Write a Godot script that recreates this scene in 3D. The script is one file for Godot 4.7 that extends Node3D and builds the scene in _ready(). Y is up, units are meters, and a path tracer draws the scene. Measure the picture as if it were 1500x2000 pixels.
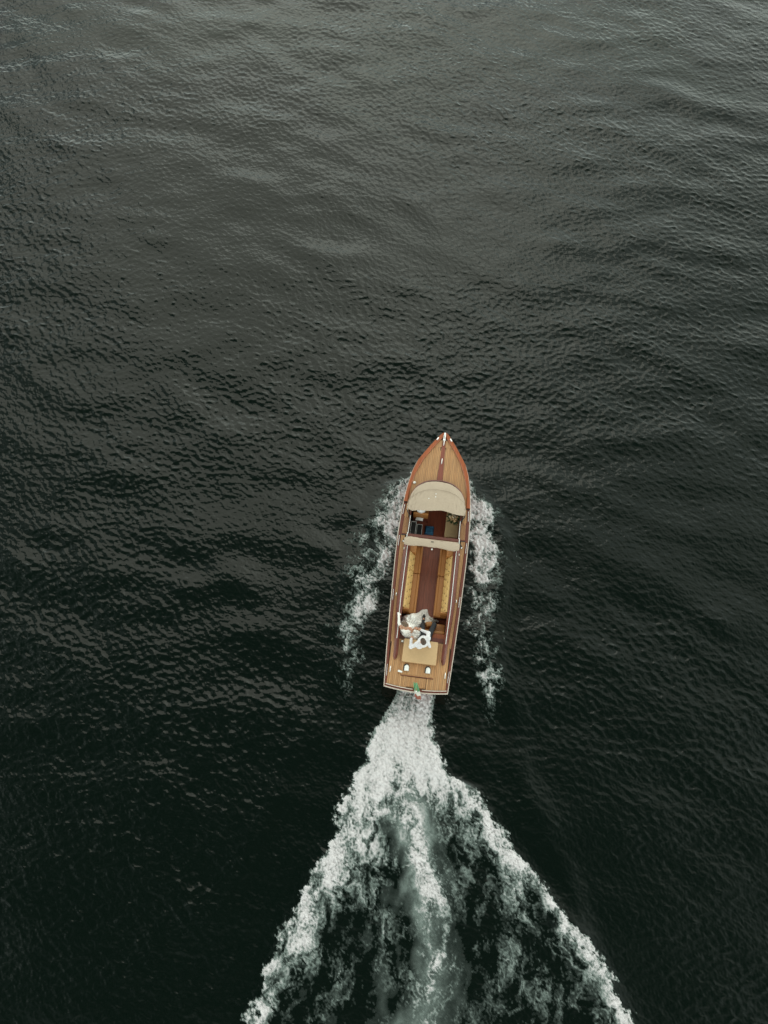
extends Node3D
# A wooden motorboat under way on dark lake water, seen from the air.

const BOAT_AT := Vector3(1.021, 0.0, -6.894)   # middle of the transom on the water line
const BOAT_TURN := -7.403                      # degrees; local -z is the bow
const BOAT_LONG := 9.51

var boat_place: Transform3D
var to_boat: Transform3D
var taken := {}
var mats := {}


func _ready() -> void:
	boat_place = Transform3D(Basis(Vector3.UP, deg_to_rad(BOAT_TURN)), BOAT_AT)
	to_boat = boat_place.affine_inverse()
	# --- camera
	var cam := Camera3D.new()
	cam.name = "camera"
	cam.fov = 62.0
	cam.near = 0.1
	cam.far = 9000.0
	cam.position = Vector3(0, 28, 0)
	cam.rotation_degrees = Vector3(-64, 0, 0)
	add_child(cam)
	# --- sky and air
	var env := Environment.new()
	env.background_mode = Environment.BG_SKY
	env.tonemap_mode = Environment.TONE_MAPPER_LINEAR
	env.tonemap_exposure = 1.05
	env.sdfgi_enabled = true
	env.ssao_enabled = true
	env.ssil_enabled = true
	var sky := Sky.new()
	sky.sky_material = make_sky()
	env.sky = sky
	env.background_energy_multiplier = 1.0
	var we := WorldEnvironment.new()
	we.name = "world_environment"
	we.environment = env
	add_child(we)
	# --- sun behind thin cloud, ahead of the boat
	var sun := DirectionalLight3D.new()
	sun.name = "sun"
	sun.light_energy = 0.15
	sun.light_angular_distance = 38.0
	sun.light_color = Color(1.0, 0.995, 0.925)
	sun.shadow_enabled = true
	sun.rotation_degrees = Vector3(-48, -170, 0)
	add_child(sun)

	make_materials()
	make_wave_fields()
	make_water()
	make_foam()
	make_boat()
	make_things_aboard()
	make_people()


# An overcast sky: grey overhead, brighter cloud towards the horizon, broken by noise.
func make_sky() -> PanoramaSkyMaterial:
	var w := 1024
	var h := 512
	var im := Image.create_empty(w, h, false, Image.FORMAT_RGBF)
	var big := noise(1984, 1.25, 3)
	var fine := noise(12, 4.0, 4)
	var sun_at := Vector3(-0.116, 0.743, -0.659).normalized()
	# radiance by the sine of the height above the horizon
	var rise := PackedFloat32Array([0.0, 2.5, 0.3, 2.4, 0.545, 1.70, 0.695, 1.04, 0.84, 0.67, 0.946, 0.18, 0.985, 0.08, 1.0, 0.05])
	for j in h:
		var e := (0.5 - (j + 0.5) / h) * PI
		var se := sin(e)
		for i in w:
			var a := (i + 0.5) / w * TAU
			var d := Vector3(cos(e) * sin(a), se, -cos(e) * cos(a))
			var q := d / (absf(se) + 0.28)
			var n := big.get_noise_3d(q.x, q.y, q.z) * 0.75 + fine.get_noise_3d(q.x, q.y, q.z) * 0.35
			var l := along(rise, se) * lerpf(0.45, 1.22, sstep(-0.26, -0.02, n))
			var near := maxf(d.dot(sun_at), 0.0)
			var glow := 0.25 * sstep(0.84, 0.98, near + 0.13 * n) * lerpf(0.45, 1.2, sstep(-0.2, 0.1, n))
			var warm := clampf(n * 1.5, -0.6, 0.6)
			var c := Color(0.885, 1.0, 0.925) * l + Color(1.0, 0.95, 0.84) * glow
			if e < 0.0:
				c = Color(0.05, 0.06, 0.06)
			im.set_pixel(i, j, Color(c.r * (1.0 + 0.05 * warm), c.g, c.b * (1.0 - 0.07 * warm)))
	var p := PanoramaSkyMaterial.new()
	p.panorama = ImageTexture.create_from_image(im)
	return p


func noise(s: int, f: float, octaves := 1, ridged := false) -> FastNoiseLite:
	var n := FastNoiseLite.new()
	n.seed = s
	n.noise_type = FastNoiseLite.TYPE_SIMPLEX_SMOOTH
	n.frequency = f
	n.fractal_type = FastNoiseLite.FRACTAL_NONE if octaves == 1 else (FastNoiseLite.FRACTAL_RIDGED if ridged else FastNoiseLite.FRACTAL_FBM)
	n.fractal_octaves = octaves
	return n


func lin(r: float, g: float, b: float) -> Color:
	return Color(r, g, b).linear_to_srgb()


func sstep(a: float, b: float, x: float) -> float:
	var t := clampf((x - a) / (b - a), 0.0, 1.0)
	return t * t * (3.0 - 2.0 * t)


# value at x of a polyline given as [x0, y0, x1, y1, ...] with rising x
func along(t: PackedFloat32Array, x: float) -> float:
	if x <= t[0]:
		return t[1]
	var n := t.size()
	var i := 2
	while i < n:
		if x < t[i]:
			return lerpf(t[i - 1], t[i + 1], (x - t[i - 2]) / (t[i] - t[i - 2]))
		i += 2
	return t[n - 1]


func numbered(called: String) -> String:
	var k: int = taken.get(called, -1) + 1
	taken[called] = k
	return called if k == 0 else "%s_%03d" % [called, k]


func thing(called: String, label: String, category: String, mesh: Mesh = null, material: Material = null, at := Transform3D(), group := "") -> Node3D:
	var o: Node3D
	if mesh:
		var mi := MeshInstance3D.new()
		mi.mesh = mesh
		mi.material_override = material
		o = mi
	else:
		o = Node3D.new()
	o.name = numbered(called)
	add_child(o)
	o.transform = at
	o.set_meta("label", label)
	o.set_meta("category", category)
	if group:
		o.set_meta("group", group)
	return o


func part(called: String, mesh: Mesh, material: Material, parent: Node3D, at := Transform3D()) -> MeshInstance3D:
	var mi := MeshInstance3D.new()
	mi.name = called
	mi.mesh = mesh
	mi.material_override = material
	mi.transform = at
	parent.add_child(mi, true)
	return mi


# ---------------------------------------------------------------- waves
# Two bands of a wind sea, each from its spectrum by a Fourier transform: swell of 1 to 10 m and ripples of 0.13 to 1.3 m.
var tile_a := 46.0
var tile_b := 19.7
const NA := 256
const NB := 512
var ha: PackedFloat32Array
var xa: PackedFloat32Array
var za: PackedFloat32Array
var hb: PackedFloat32Array
var xb: PackedFloat32Array
var zb: PackedFloat32Array
var gust: FastNoiseLite
var lump: FastNoiseLite


func make_wave_fields() -> void:
	var a := band(NA, tile_a, 0.8, 5.0, 0.046, 2.1, deg_to_rad(102), 1.3, 0.15, 71)
	ha = a[0]
	xa = a[1]
	za = a[2]
	var b := band(NB, tile_b, 0.12, 0.46, 0.140, 1.9, deg_to_rad(128), 0.8, 0.45, 72)
	hb = b[0]
	xb = b[1]
	zb = b[2]
	# the same ripples, smaller, as relief too fine for the sheet of water: 0.05 to 0.25 m
	var most := 0.0
	for h in hb:
		most = maxf(most, absf(h))
	var im := Image.create_empty(NB, NB, false, Image.FORMAT_RF)
	for j in NB:
		for i in NB:
			im.set_pixel(i, j, Color(0.5 + 0.5 * hb[j * NB + i] / most, 0, 0))
	var tile := 10.37
	mats.water.heightmap_enabled = true
	mats.water.heightmap_texture = ImageTexture.create_from_image(im)
	mats.water.heightmap_scale = 100.0 * 2.0 * most * tile / tile_b * 0.40
	mats.water.uv1_triplanar = true
	mats.water.uv1_world_triplanar = true
	mats.water.uv1_scale = Vector3.ONE / tile
	gust = noise(21, 0.055, 3)
	lump = noise(22, 1.1, 4)


# [height, shift in x, shift in z] of one tile; slope: the slopes' root mean square
func band(n: int, tile: float, shortest: float, longest: float, slope: float, fall: float, wind: float, spread: float, every_way: float, s: int) -> Array:
	var rng := RandomNumberGenerator.new()
	rng.seed = s
	var re := PackedFloat32Array()
	var im := PackedFloat32Array()
	re.resize(n * n)
	im.resize(n * n)
	var k_lo := TAU / longest
	var k_hi := TAU / shortest
	var total := 0.0
	var half := n / 2
	for j in n:
		var kz := (j if j <= half else j - n) * TAU / tile
		for i in n:
			var kx := (i if i <= half else i - n) * TAU / tile
			var k := sqrt(kx * kx + kz * kz)
			if k < k_lo * 0.6 or k > k_hi:
				continue
			var c := (kx * cos(wind) + kz * sin(wind)) / k
			var amp := pow(k, -fall) * (pow(absf(c), 2.0 * spread) + every_way) * exp(-pow(k_lo / k, 4.0)) * sstep(k_hi, k_hi * 0.7, k)
			var p := j * n + i
			re[p] = rng.randfn() * amp
			im[p] = rng.randfn() * amp
			total += (re[p] * re[p] + im[p] * im[p]) * k * k
	var scale := slope / sqrt(total)   # of the real part of the transform below, made even by the mirrored terms
	# mirrored terms, so that the fields come out real: S(k) = s(k) + conj s(-k); then pack height + i * shift x, and shift z alone
	var ar := PackedFloat32Array()
	var ai := PackedFloat32Array()
	var br := PackedFloat32Array()
	var bi := PackedFloat32Array()
	ar.resize(n * n)
	ai.resize(n * n)
	br.resize(n * n)
	bi.resize(n * n)
	var chop := 1.0 if n == NA else 1.5
	for j in n:
		var kz := (j if j <= half else j - n) * TAU / tile
		var jm := (n - j) % n
		for i in n:
			var p := j * n + i
			var q := jm * n + (n - i) % n
			var sr := (re[p] + re[q]) * scale * 0.7071
			var si := (im[p] - im[q]) * scale * 0.7071
			if sr == 0.0 and si == 0.0:
				continue
			var kx := (i if i <= half else i - n) * TAU / tile
			var k := sqrt(kx * kx + kz * kz)
			# i k/|k| S: shift towards the crests
			var ux := kx / k * chop
			var uz := kz / k * chop
			# i * u * (sr + i si) = -u si + i u sr; packed as S + i * that
			ar[p] = sr - ux * sr
			ai[p] = si - ux * si
			br[p] = -uz * si
			bi[p] = uz * sr
	fft2(ar, ai, n)
	fft2(br, bi, n)
	return [ar, ai, br]


func fft2(re: PackedFloat32Array, im: PackedFloat32Array, n: int) -> void:
	var bits := int(round(log(n) / log(2)))
	var rev := PackedInt32Array()
	rev.resize(n)
	for i in n:
		var r := 0
		for b in bits:
			if i & (1 << b):
				r |= 1 << (bits - 1 - b)
		rev[i] = r
	var wr := PackedFloat32Array()
	var wi := PackedFloat32Array()
	for i in n / 2:
		wr.append(cos(TAU * i / n))
		wi.append(sin(TAU * i / n))
	for pass_ in 2:
		for row in n:
			var o := row * n
			var empty := true
			for i in n:
				if re[o + i] != 0.0 or im[o + i] != 0.0:
					empty = false
					break
			if empty:
				continue
			for i in n:
				var r := rev[i]
				if r > i:
					var t := re[o + i]
					re[o + i] = re[o + r]
					re[o + r] = t
					t = im[o + i]
					im[o + i] = im[o + r]
					im[o + r] = t
			var size := 2
			while size <= n:
				var hs := size >> 1
				var step := n / size
				for s in range(o, o + n, size):
					var w := 0
					for a in range(s, s + hs):
						var b := a + hs
						var cr := wr[w]
						var ci := wi[w]
						var xr := re[b] * cr - im[b] * ci
						var xi := re[b] * ci + im[b] * cr
						re[b] = re[a] - xr
						im[b] = im[a] - xi
						re[a] += xr
						im[a] += xi
						w += step
				size <<= 1
		for j in n:
			for i in range(j + 1, n):
				var p := j * n + i
				var q := i * n + j
				var t := re[p]
				re[p] = re[q]
				re[q] = t
				t = im[p]
				im[p] = im[q]
				im[q] = t


# Shift and height of the water at (x, z); calm 0..1 takes the ripples away (water smoothed by the wake).
func wave(x: float, z: float, calm: float, far: float) -> Vector3:
	var fx := x / tile_a * NA
	var fz := z / tile_a * NA
	var i0 := int(floor(fx))
	var j0 := int(floor(fz))
	var tx := fx - i0
	var tz := fz - j0
	var p0 := (j0 & (NA - 1)) * NA
	var p1 := ((j0 + 1) & (NA - 1)) * NA
	var q0 := i0 & (NA - 1)
	var q1 := (i0 + 1) & (NA - 1)
	var a := (1 - tx) * (1 - tz)
	var b := tx * (1 - tz)
	var c := (1 - tx) * tz
	var d := tx * tz
	var amp := (1.0 - 0.5 * calm) * far
	var h := (ha[p0 + q0] * a + ha[p0 + q1] * b + ha[p1 + q0] * c + ha[p1 + q1] * d) * amp
	var dx := (xa[p0 + q0] * a + xa[p0 + q1] * b + xa[p1 + q0] * c + xa[p1 + q1] * d) * amp
	var dz := (za[p0 + q0] * a + za[p0 + q1] * b + za[p1 + q0] * c + za[p1 + q1] * d) * amp
	var rx := (0.9511 * x - 0.3090 * z) / tile_b * NB + 7.3
	var rz := (0.3090 * x + 0.9511 * z) / tile_b * NB + 3.1
	i0 = int(floor(rx))
	j0 = int(floor(rz))
	tx = rx - i0
	tz = rz - j0
	p0 = (j0 & (NB - 1)) * NB
	p1 = ((j0 + 1) & (NB - 1)) * NB
	q0 = i0 & (NB - 1)
	q1 = (i0 + 1) & (NB - 1)
	a = (1 - tx) * (1 - tz)
	b = tx * (1 - tz)
	c = (1 - tx) * tz
	d = tx * tz
	amp = clampf(1.0 + gust.get_noise_2d(x, z * 1.7) * 0.9, 0.55, 1.5) * (1.0 - 0.8 * calm) * far
	h += (hb[p0 + q0] * a + hb[p0 + q1] * b + hb[p1 + q0] * c + hb[p1 + q1] * d) * amp
	var ex := (xb[p0 + q0] * a + xb[p0 + q1] * b + xb[p1 + q0] * c + xb[p1 + q1] * d) * amp
	var ez := (zb[p0 + q0] * a + zb[p0 + q1] * b + zb[p1 + q0] * c + zb[p1 + q1] * d) * amp
	dx += 0.9511 * ex + 0.3090 * ez
	dz += -0.3090 * ex + 0.9511 * ez
	return Vector3(dx, h, dz)


# ---------------------------------------------------------------- the wake, in the boat's own axes: u ahead of the transom, v to starboard
var wake_port := PackedFloat32Array([0.0, -0.62, 0.3, -0.72, 1.2, -1.16, 2.5, -1.50, 3.2, -1.72, 5.0, -2.15, 6.8, -2.95, 8.3, -3.38, 9.9, -3.70, 12.0, -4.15, 16.0, -5.0])
var wake_star := PackedFloat32Array([0.0, 0.66, 0.5, 0.62, 1.3, 0.76, 2.2, 1.18, 2.42, 1.36, 2.52, 1.68, 2.66, 2.12, 2.8, 2.32, 3.3, 2.68, 4.1, 3.32, 5.1, 4.45, 6.4, 5.85, 7.5, 6.62, 8.5, 7.22, 10.0, 8.05, 12.0, 9.2, 16.0, 11.4])
var wake_mid := PackedFloat32Array([0.0, 0.0, 2.0, 0.1, 3.9, 0.42, 5.0, 0.75, 6.6, 1.2, 8.0, 1.4, 10.0, 1.3, 16.0, 1.5])
var bow_port_in := PackedFloat32Array([-0.6, -2.2, 1.0, -2.05, 2.0, -1.90, 3.0, -1.70, 4.0, -1.45, 5.0, -1.30, 6.0, -1.18, 7.0, -1.02, 8.6, -0.62])
var bow_port_out := PackedFloat32Array([-0.6, -2.6, 0.0, -2.75, 1.0, -2.95, 2.0, -3.25, 3.0, -3.1, 3.8, -3.1, 4.6, -2.8, 5.4, -2.85, 6.3, -2.45, 7.0, -2.3, 7.6, -2.15, 8.0, -1.5, 8.6, -1.05])
var bow_star_in := PackedFloat32Array([-0.6, 2.3, 1.0, 2.1, 2.0, 1.75, 3.0, 1.58, 4.5, 1.42, 5.5, 1.30, 6.0, 1.18, 7.0, 1.05, 8.5, 0.62])
var bow_star_out := PackedFloat32Array([-0.6, 2.8, 0.5, 2.9, 1.2, 2.95, 2.5, 2.65, 3.5, 2.8, 4.5, 2.9, 6.1, 2.8, 7.3, 2.1, 7.9, 1.55, 8.5, 1.02])
var bow_thick := PackedFloat32Array([-0.8, 0.0, 0.0, 0.32, 1.0, 0.48, 2.0, 0.54, 3.0, 0.62, 4.0, 0.70, 5.0, 0.80, 6.0, 0.86, 7.0, 0.90, 8.0, 0.92, 8.5, 0.95, 8.7, 0.0])


# How much the passage of the boat has smoothed the ripples away here
func calmed(u: float, v: float) -> float:
	if u > 9.0:
		return 0.0
	var s := -u
	var out_p := -3.3 - 0.16 * (s + 1.0) if s > -1.0 else lerpf(-3.1, -1.6, clampf((u - 1.0) / 7.5, 0, 1))
	var out_s := 3.4 + 0.62 * (s + 1.0) if s > -1.0 else lerpf(3.4, 1.6, clampf((u - 1.0) / 7.5, 0, 1))
	return sstep(out_p - 2.0, out_p + 1.2, v) * sstep(out_s + 2.0, out_s - 1.2, v) * sstep(9.0, 7.0, u) * 0.5


# Slow heave of the water by the boat: bow crests, the hollow behind the transom and the shoulders of the V
func heave(u: float, v: float) -> float:
	var y := 0.0
	if u > -1.0 and u < 9.0:
		var po := along(bow_port_out, u) + 0.35
		var so := along(bow_star_out, u) - 0.35
		y += 0.10 * sstep(-1.0, 4.0, u) * sstep(9.0, 8.0, u) * (exp(-pow((v - po) / 0.42, 2)) + exp(-pow((v - so) / 0.42, 2)))
	if u < 0.4:
		var s := maxf(-u, 0.0)
		var p := along(wake_port, s) + 0.45
		var q := along(wake_star, s) - 0.5
		var live := sstep(0.6, 2.6, s) * exp(-s * 0.06)
		y += live * 0.13 * (exp(-pow((v - p) / 0.5, 2)) + 1.1 * exp(-pow((v - q) / 0.55, 2)))
		var m := along(wake_mid, s)
		y -= 0.10 * exp(-pow((v - m) / 0.8, 2)) * sstep(2.2, 0.2, s)
		y += 0.08 * exp(-pow((v - m) / 0.5, 2)) * sstep(1.6, 3.2, s) * exp(-s * 0.08)
	# the trailing crest outside the V to starboard
	var side := v - (3.0 - 0.42 * u)
	if u < 3.0:
		var other := -v - (2.9 - 0.30 * u)
		side += 0.35 * gust.get_noise_2d(u * 4.0, v * 4.0)
		other += 0.35 * gust.get_noise_2d(u * 4.0, v * 4.0 + 50.0)
		y += 0.045 * (exp(-pow(side / 0.5, 2)) + 0.7 * exp(-pow(other / 0.45, 2))) * sstep(3.0, 0.5, u) * sstep(-10.0, -5.0, u)
	return y


func water_level(x: float, z: float) -> float:
	var l := to_boat * Vector3(x, 0, z)
	var c := calmed(-l.z, l.x)
	return wave(x, z, c, 1.0).y + heave(-l.z, l.x)


func make_water() -> void:
	var xs := PackedFloat32Array()
	var zs := PackedFloat32Array()
	var x := -29.0
	while x < 29.0:
		xs.append(x)
		x += 0.056 + 0.06 * sstep(12.0, 29.0, absf(x))
	var z := -56.0
	while z < 7.0:
		zs.append(z)
		z += lerpf(0.085, 0.053, sstep(-52.0, -15.0, z))
	xs = with_outskirts(xs)
	zs = with_outskirts(zs)
	var nx := xs.size()
	var nz := zs.size()
	var v := PackedVector3Array()
	var nn := PackedVector3Array()
	v.resize(nx * nz)
	nn.resize(nx * nz)
	var rows := func(j: int) -> void:
		var zz := zs[j]
		for i in nx:
			var xx := xs[i]
			var far := sstep(34.0, 28.0, absf(xx)) * sstep(60.0, 54.0, -zz) * sstep(12.0, 6.0, zz)
			var p := j * nx + i
			if far <= 0.0:
				v[p] = Vector3(xx, 0, zz)
				continue
			var l := to_boat * Vector3(xx, 0, zz)
			var u := -l.z
			var near := u < 10.0 and absf(l.x) < 14.0
			var calm := calmed(u, l.x) if near else 0.0
			var w := wave(xx, zz, calm, far)
			var y := w.y
			if near:
				y += heave(u, l.x) * far
			v[p] = Vector3(xx + w.x, y, zz + w.z)
	var job := WorkerThreadPool.add_group_task(rows, nz, -1, true)
	WorkerThreadPool.wait_for_group_task_completion(job)
	var norms := func(j: int) -> void:
		var ja := maxi(j - 1, 0) * nx
		var jb := mini(j + 1, nz - 1) * nx
		for i in nx:
			var p := j * nx
			var n := (v[jb + i] - v[ja + i]).cross(v[p + mini(i + 1, nx - 1)] - v[p + maxi(i - 1, 0)])
			nn[p + i] = n.normalized()
	job = WorkerThreadPool.add_group_task(norms, nz, -1, true)
	WorkerThreadPool.wait_for_group_task_completion(job)
	var idx := PackedInt32Array()
	idx.resize((nx - 1) * (nz - 1) * 6)
	var k := 0
	for j in nz - 1:
		for i in nx - 1:
			var p := j * nx + i
			idx[k] = p
			idx[k + 1] = p + 1
			idx[k + 2] = p + nx
			idx[k + 3] = p + 1
			idx[k + 4] = p + nx + 1
			idx[k + 5] = p + nx
			k += 6
	var o := MeshInstance3D.new()
	o.name = "lake_water"
	o.mesh = raw_mesh(v, nn, idx)
	o.material_override = mats.water
	o.set_meta("kind", "structure")
	o.set_meta("label", "dark green rippled lake water all round the boat")
	o.set_meta("category", "water")
	add_child(o)


func with_outskirts(t: PackedFloat32Array) -> PackedFloat32Array:
	var lo := PackedFloat32Array()
	var hi := PackedFloat32Array()
	var d := 0.4
	while d < 4000.0:
		lo.append(t[0] - d)
		hi.append(t[t.size() - 1] + d)
		d *= 1.5
	lo.reverse()
	var out := lo
	out.append_array(t)
	out.append_array(hi)
	return out


func raw_mesh(v: PackedVector3Array, n: PackedVector3Array, idx: PackedInt32Array, col = null) -> ArrayMesh:
	var a := []
	a.resize(Mesh.ARRAY_MAX)
	a[Mesh.ARRAY_VERTEX] = v
	a[Mesh.ARRAY_NORMAL] = n
	a[Mesh.ARRAY_INDEX] = idx
	if col != null:
		a[Mesh.ARRAY_COLOR] = col
	var m := ArrayMesh.new()
	m.add_surface_from_arrays(Mesh.PRIMITIVE_TRIANGLES, a)
	return m


# Share of fine bubbles stirred up by the propeller
func aired(u: float, v: float, cloud: FastNoiseLite) -> float:
	if u > 0.3:
		return 0.0
	var s := maxf(-u, 0.0)
	var m := along(wake_mid, s)
	var n := cloud.get_noise_2d(u * 0.6, v)
	var w := 0.42 + 0.03 * s
	var a := exp(-pow((v - m + n * 0.7) / w, 2)) * lerpf(1.0, 0.45, sstep(3.0, 10.0, s))
	var p := along(wake_port, s)
	var q := along(wake_star, s)
	if v > p and v < q:
		a = maxf(a, sstep(4.2, 1.5, s) * 0.8)
		a += 0.12 * n * sstep(0.0, 0.3, v - p) * sstep(0.0, 0.3, q - v)
	return clampf(a, 0.0, 1.0)


# ---------------------------------------------------------------- foam
var warp1: FastNoiseLite
var warp2: FastNoiseLite
var thread1: FastNoiseLite
var thread2: FastNoiseLite
var thread3: FastNoiseLite
var ridge: FastNoiseLite
var soft: FastNoiseLite
var spray: FastNoiseLite
var ragged: FastNoiseLite
var ragged2: FastNoiseLite


# Share of the surface covered with foam, and how thick it lies
func foam_at(u: float, v: float) -> float:
	var d := -1.0
	var rag := ragged.get_noise_2d(u, v) * 0.42 + ragged2.get_noise_2d(u, v) * 0.16
	if u < 0.25:
		var s := maxf(-u, 0.0)
		var p := along(wake_port, s) + rag * sstep(0.0, 1.5, s)
		var q := along(wake_star, s) + rag * 0.9 * sstep(0.0, 1.5, s)
		var dl := v - p
		var dr := q - v
		if dl > -0.3 and dr > -0.3:
			var age := sstep(3.5, 11.0, s)
			var arm_l := exp(-maxf(dl, 0.0) / lerpf(2.2, 1.05, age)) * lerpf(1.22, 0.90, age)
			var arm_r := exp(-maxf(dr, 0.0) / lerpf(1.8, 0.95, age)) * lerpf(1.16, 0.88, age)
			var m := along(wake_mid, s)
			var core := exp(-pow((v - m) / lerpf(0.62, 0.7, age), 2)) * lerpf(0.95, 0.62, age)
			var fresh := sstep(5.0, 2.0, s) * 1.20
			d = maxf(maxf(maxf(arm_l, arm_r), core), fresh)
			d = maxf(d, lerpf(0.28, 0.25, age))
			d += soft.get_noise_2d(u * 0.7, v) * lerpf(0.34, 0.46, age)
			d -= 0.25 * sstep(0.9, 0.1, s)
			d *= sstep(-0.06, 0.16, minf(dl, dr) + ragged2.get_noise_2d(u * 3.0, v * 3.0) * 0.10)
	if u > -0.9 and u < 8.8:
		var t := along(bow_thick, u)
		for side in 2:
			var vi := along(bow_port_in, u) if side == 0 else along(bow_star_in, u)
			var vo := along(bow_port_out, u) if side == 0 else along(bow_star_out, u)
			var w := absf(vo - vi)
			var x := (v - vi) / (vo - vi)   # 0 by the hull, 1 at the outer edge
			x += rag * 0.8 / maxf(w, 0.3) * sstep(0.2, 0.8, w)
			if x > -0.15 and x < 1.15:
				var e := t * (sstep(-0.1, 0.14, x) if u < 5.8 else sstep(-0.6, -0.1, x)) * sstep(1.12, 0.30, x) + 0.06 * sstep(1.1, 0.9, x) * sstep(-0.8, 0.5, u)
				e += soft.get_noise_2d(u, v) * 0.46 * sstep(-0.8, 0.8, u)
				d = maxf(d, e)
	if d <= 0.02:
		return 0.0
	# lacework: threads drawn out along the flow at three sizes, over a broken cloud of froth
	var wx := warp1.get_noise_2d(u, v) * 0.26 + warp2.get_noise_2d(u, v) * 0.10
	var wz := warp1.get_noise_2d(u + 37.0, v - 11.0) * 0.26 + warp2.get_noise_2d(u - 23.0, v + 5.0) * 0.10
	# astern the foam is drawn out along lines that fan from the transom
	var along_flow := u * 0.62
	var across := v
	if u < 0.25:
		var s := maxf(-u, 0.0)
		var wide := 0.9 + 0.42 * s
		across = lerpf(v, (v - along(wake_mid, s)) / wide * 3.0, 0.55)
		along_flow = u * 0.46
	var a := along_flow + wx
	var b := across + wz
	var l1 := exp(-pow(thread1.get_noise_2d(a, b) / 0.075, 2))
	var l2 := exp(-pow(thread2.get_noise_2d(a, b) / 0.11, 2))
	var l3 := exp(-pow(thread3.get_noise_2d(a, b) / 0.20, 2))
	var froth := clampf(ridge.get_noise_2d(a, b) * 0.85 + 0.5, 0.0, 1.0)
	var speck := spray.get_noise_2d(u, v)
	var n := 0.12 * l2 + 0.12 * l3 + 0.72 * froth + 0.14 * speck
	var th := 0.90 - 0.80 * d
	var cover := sstep(th - 0.34, th + 0.46, n)
	# the bow wave breaks into a finer, sharper lace, the wake into both
	n = 0.26 * maxf(l1, l2) + 0.18 * l3 + 0.52 * froth + 0.12 * speck
	cover = lerpf(cover, sstep(th - 0.20, th + 0.24, n), 1.0 if u >= 0.25 else 0.5)
	# threads of bubbles between the denser clots
	cover = maxf(cover, 0.62 * maxf(l1, maxf(0.9 * l2, 0.55 * l3)) * sstep(0.12, 0.50, d) * sstep(0.22, 0.62, froth + 0.3 * speck))
	cover *= (0.36 + 0.58 * sstep(0.15, 1.0, d)) * (0.80 + 0.20 * froth + 0.25 * speck)
	var bubbles := 0.62 * aired(u, v, soft) * clampf(0.40 + 0.8 * froth + 0.2 * speck, 0.0, 1.2)
	return clampf(maxf(cover, bubbles), 0.0, 1.0)


func make_foam() -> void:
	warp1 = noise(41, 0.9, 2)
	warp2 = noise(42, 3.2, 2)
	thread1 = noise(43, 0.85)
	thread2 = noise(44, 2.1)
	thread3 = noise(52, 5.2)
	ridge = noise(45, 2.1, 6)
	spray = noise(53, 11.0, 2)
	soft = noise(46, 0.75, 3)
	ragged = noise(47, 0.9, 3)
	ragged2 = noise(48, 4.5, 2)
	foam_sheet("wake_foam", "white churned foam spreading in a V astern of the boat", -13.0, 0.24, -6.0, 10.6)
	foam_sheet("bow_wave_foam", "lacy white bow wave foam breaking along the port side of the boat", 0.225, 8.8, -3.6, -0.3)
	foam_sheet("bow_wave_foam", "lacy white bow wave foam breaking along the starboard side of the boat", 0.225, 8.8, 0.3, 3.4)


func foam_sheet(called: String, label: String, u0: float, u1: float, v0: float, v1: float) -> void:
	var cell := 0.030
	var nu := int((u1 - u0) / cell)
	var nv := int((v1 - v0) / cell)
	var cover := PackedFloat32Array()
	cover.resize(nu * nv)
	var fill := func(j: int) -> void:
		for i in nu:
			cover[j * nu + i] = foam_at(u0 + i * cell, v0 + j * cell)
	var job := WorkerThreadPool.add_group_task(fill, nv, -1, true)
	WorkerThreadPool.wait_for_group_task_completion(job)
	var at := PackedInt32Array()
	at.resize(nu * nv)
	at.fill(-1)
	var v := PackedVector3Array()
	var col := PackedColorArray()
	var idx := PackedInt32Array()
	var froth := noise(51, 6.0, 4)
	for j in nv - 1:
		for i in nu - 1:
			var p := j * nu + i
			if maxf(maxf(cover[p], cover[p + 1]), maxf(cover[p + nu], cover[p + nu + 1])) < 0.03:
				continue
			for q: int in [p, p + 1, p + nu, p + nu + 1]:
				if at[q] < 0:
					var u := u0 + (q % nu) * cell
					var w := v0 + (q / nu) * cell
					var g := boat_place * Vector3(w, 0, -u)
					var c := cover[q]
					var y := water_level(g.x, g.z) + 0.012 + c * (0.035 + 0.075 * (0.5 + froth.get_noise_2d(u, w)))
					at[q] = v.size()
					v.append(Vector3(g.x, y, g.z))
					var tone := Color(0.40, 0.475, 0.445).lerp(Color(0.635, 0.595, 0.605), sstep(0.30, 0.75, c))
					tone.a = clampf(c * 1.05, 0.0, 1.0)
					col.append(tone)
			var a := at[p]
			var b := at[p + 1]
			var c2 := at[p + nu]
			var d := at[p + nu + 1]
			idx.append_array([a, b, c2, b, d, c2])
	var n := PackedVector3Array()
	n.resize(v.size())
	var up := 0.0
	for k in range(0, idx.size(), 3):
		var f := (v[idx[k + 2]] - v[idx[k]]).cross(v[idx[k + 1]] - v[idx[k]])
		up += f.y
		n[idx[k]] += f
		n[idx[k + 1]] += f
		n[idx[k + 2]] += f
	if up < 0.0:
		idx.reverse()
	for k in n.size():
		n[k] = n[k].normalized() * signf(up)
	var o := thing(called, label, "foam", raw_mesh(v, n, idx, col), mats.foam)
	o.set_meta("kind", "stuff")


# ---------------------------------------------------------------- shapes
# u ahead of the transom, v to starboard, y up, in the boat's own axes
func at(u: float, v: float, y: float) -> Vector3:
	return Vector3(v, y, -u)


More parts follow.
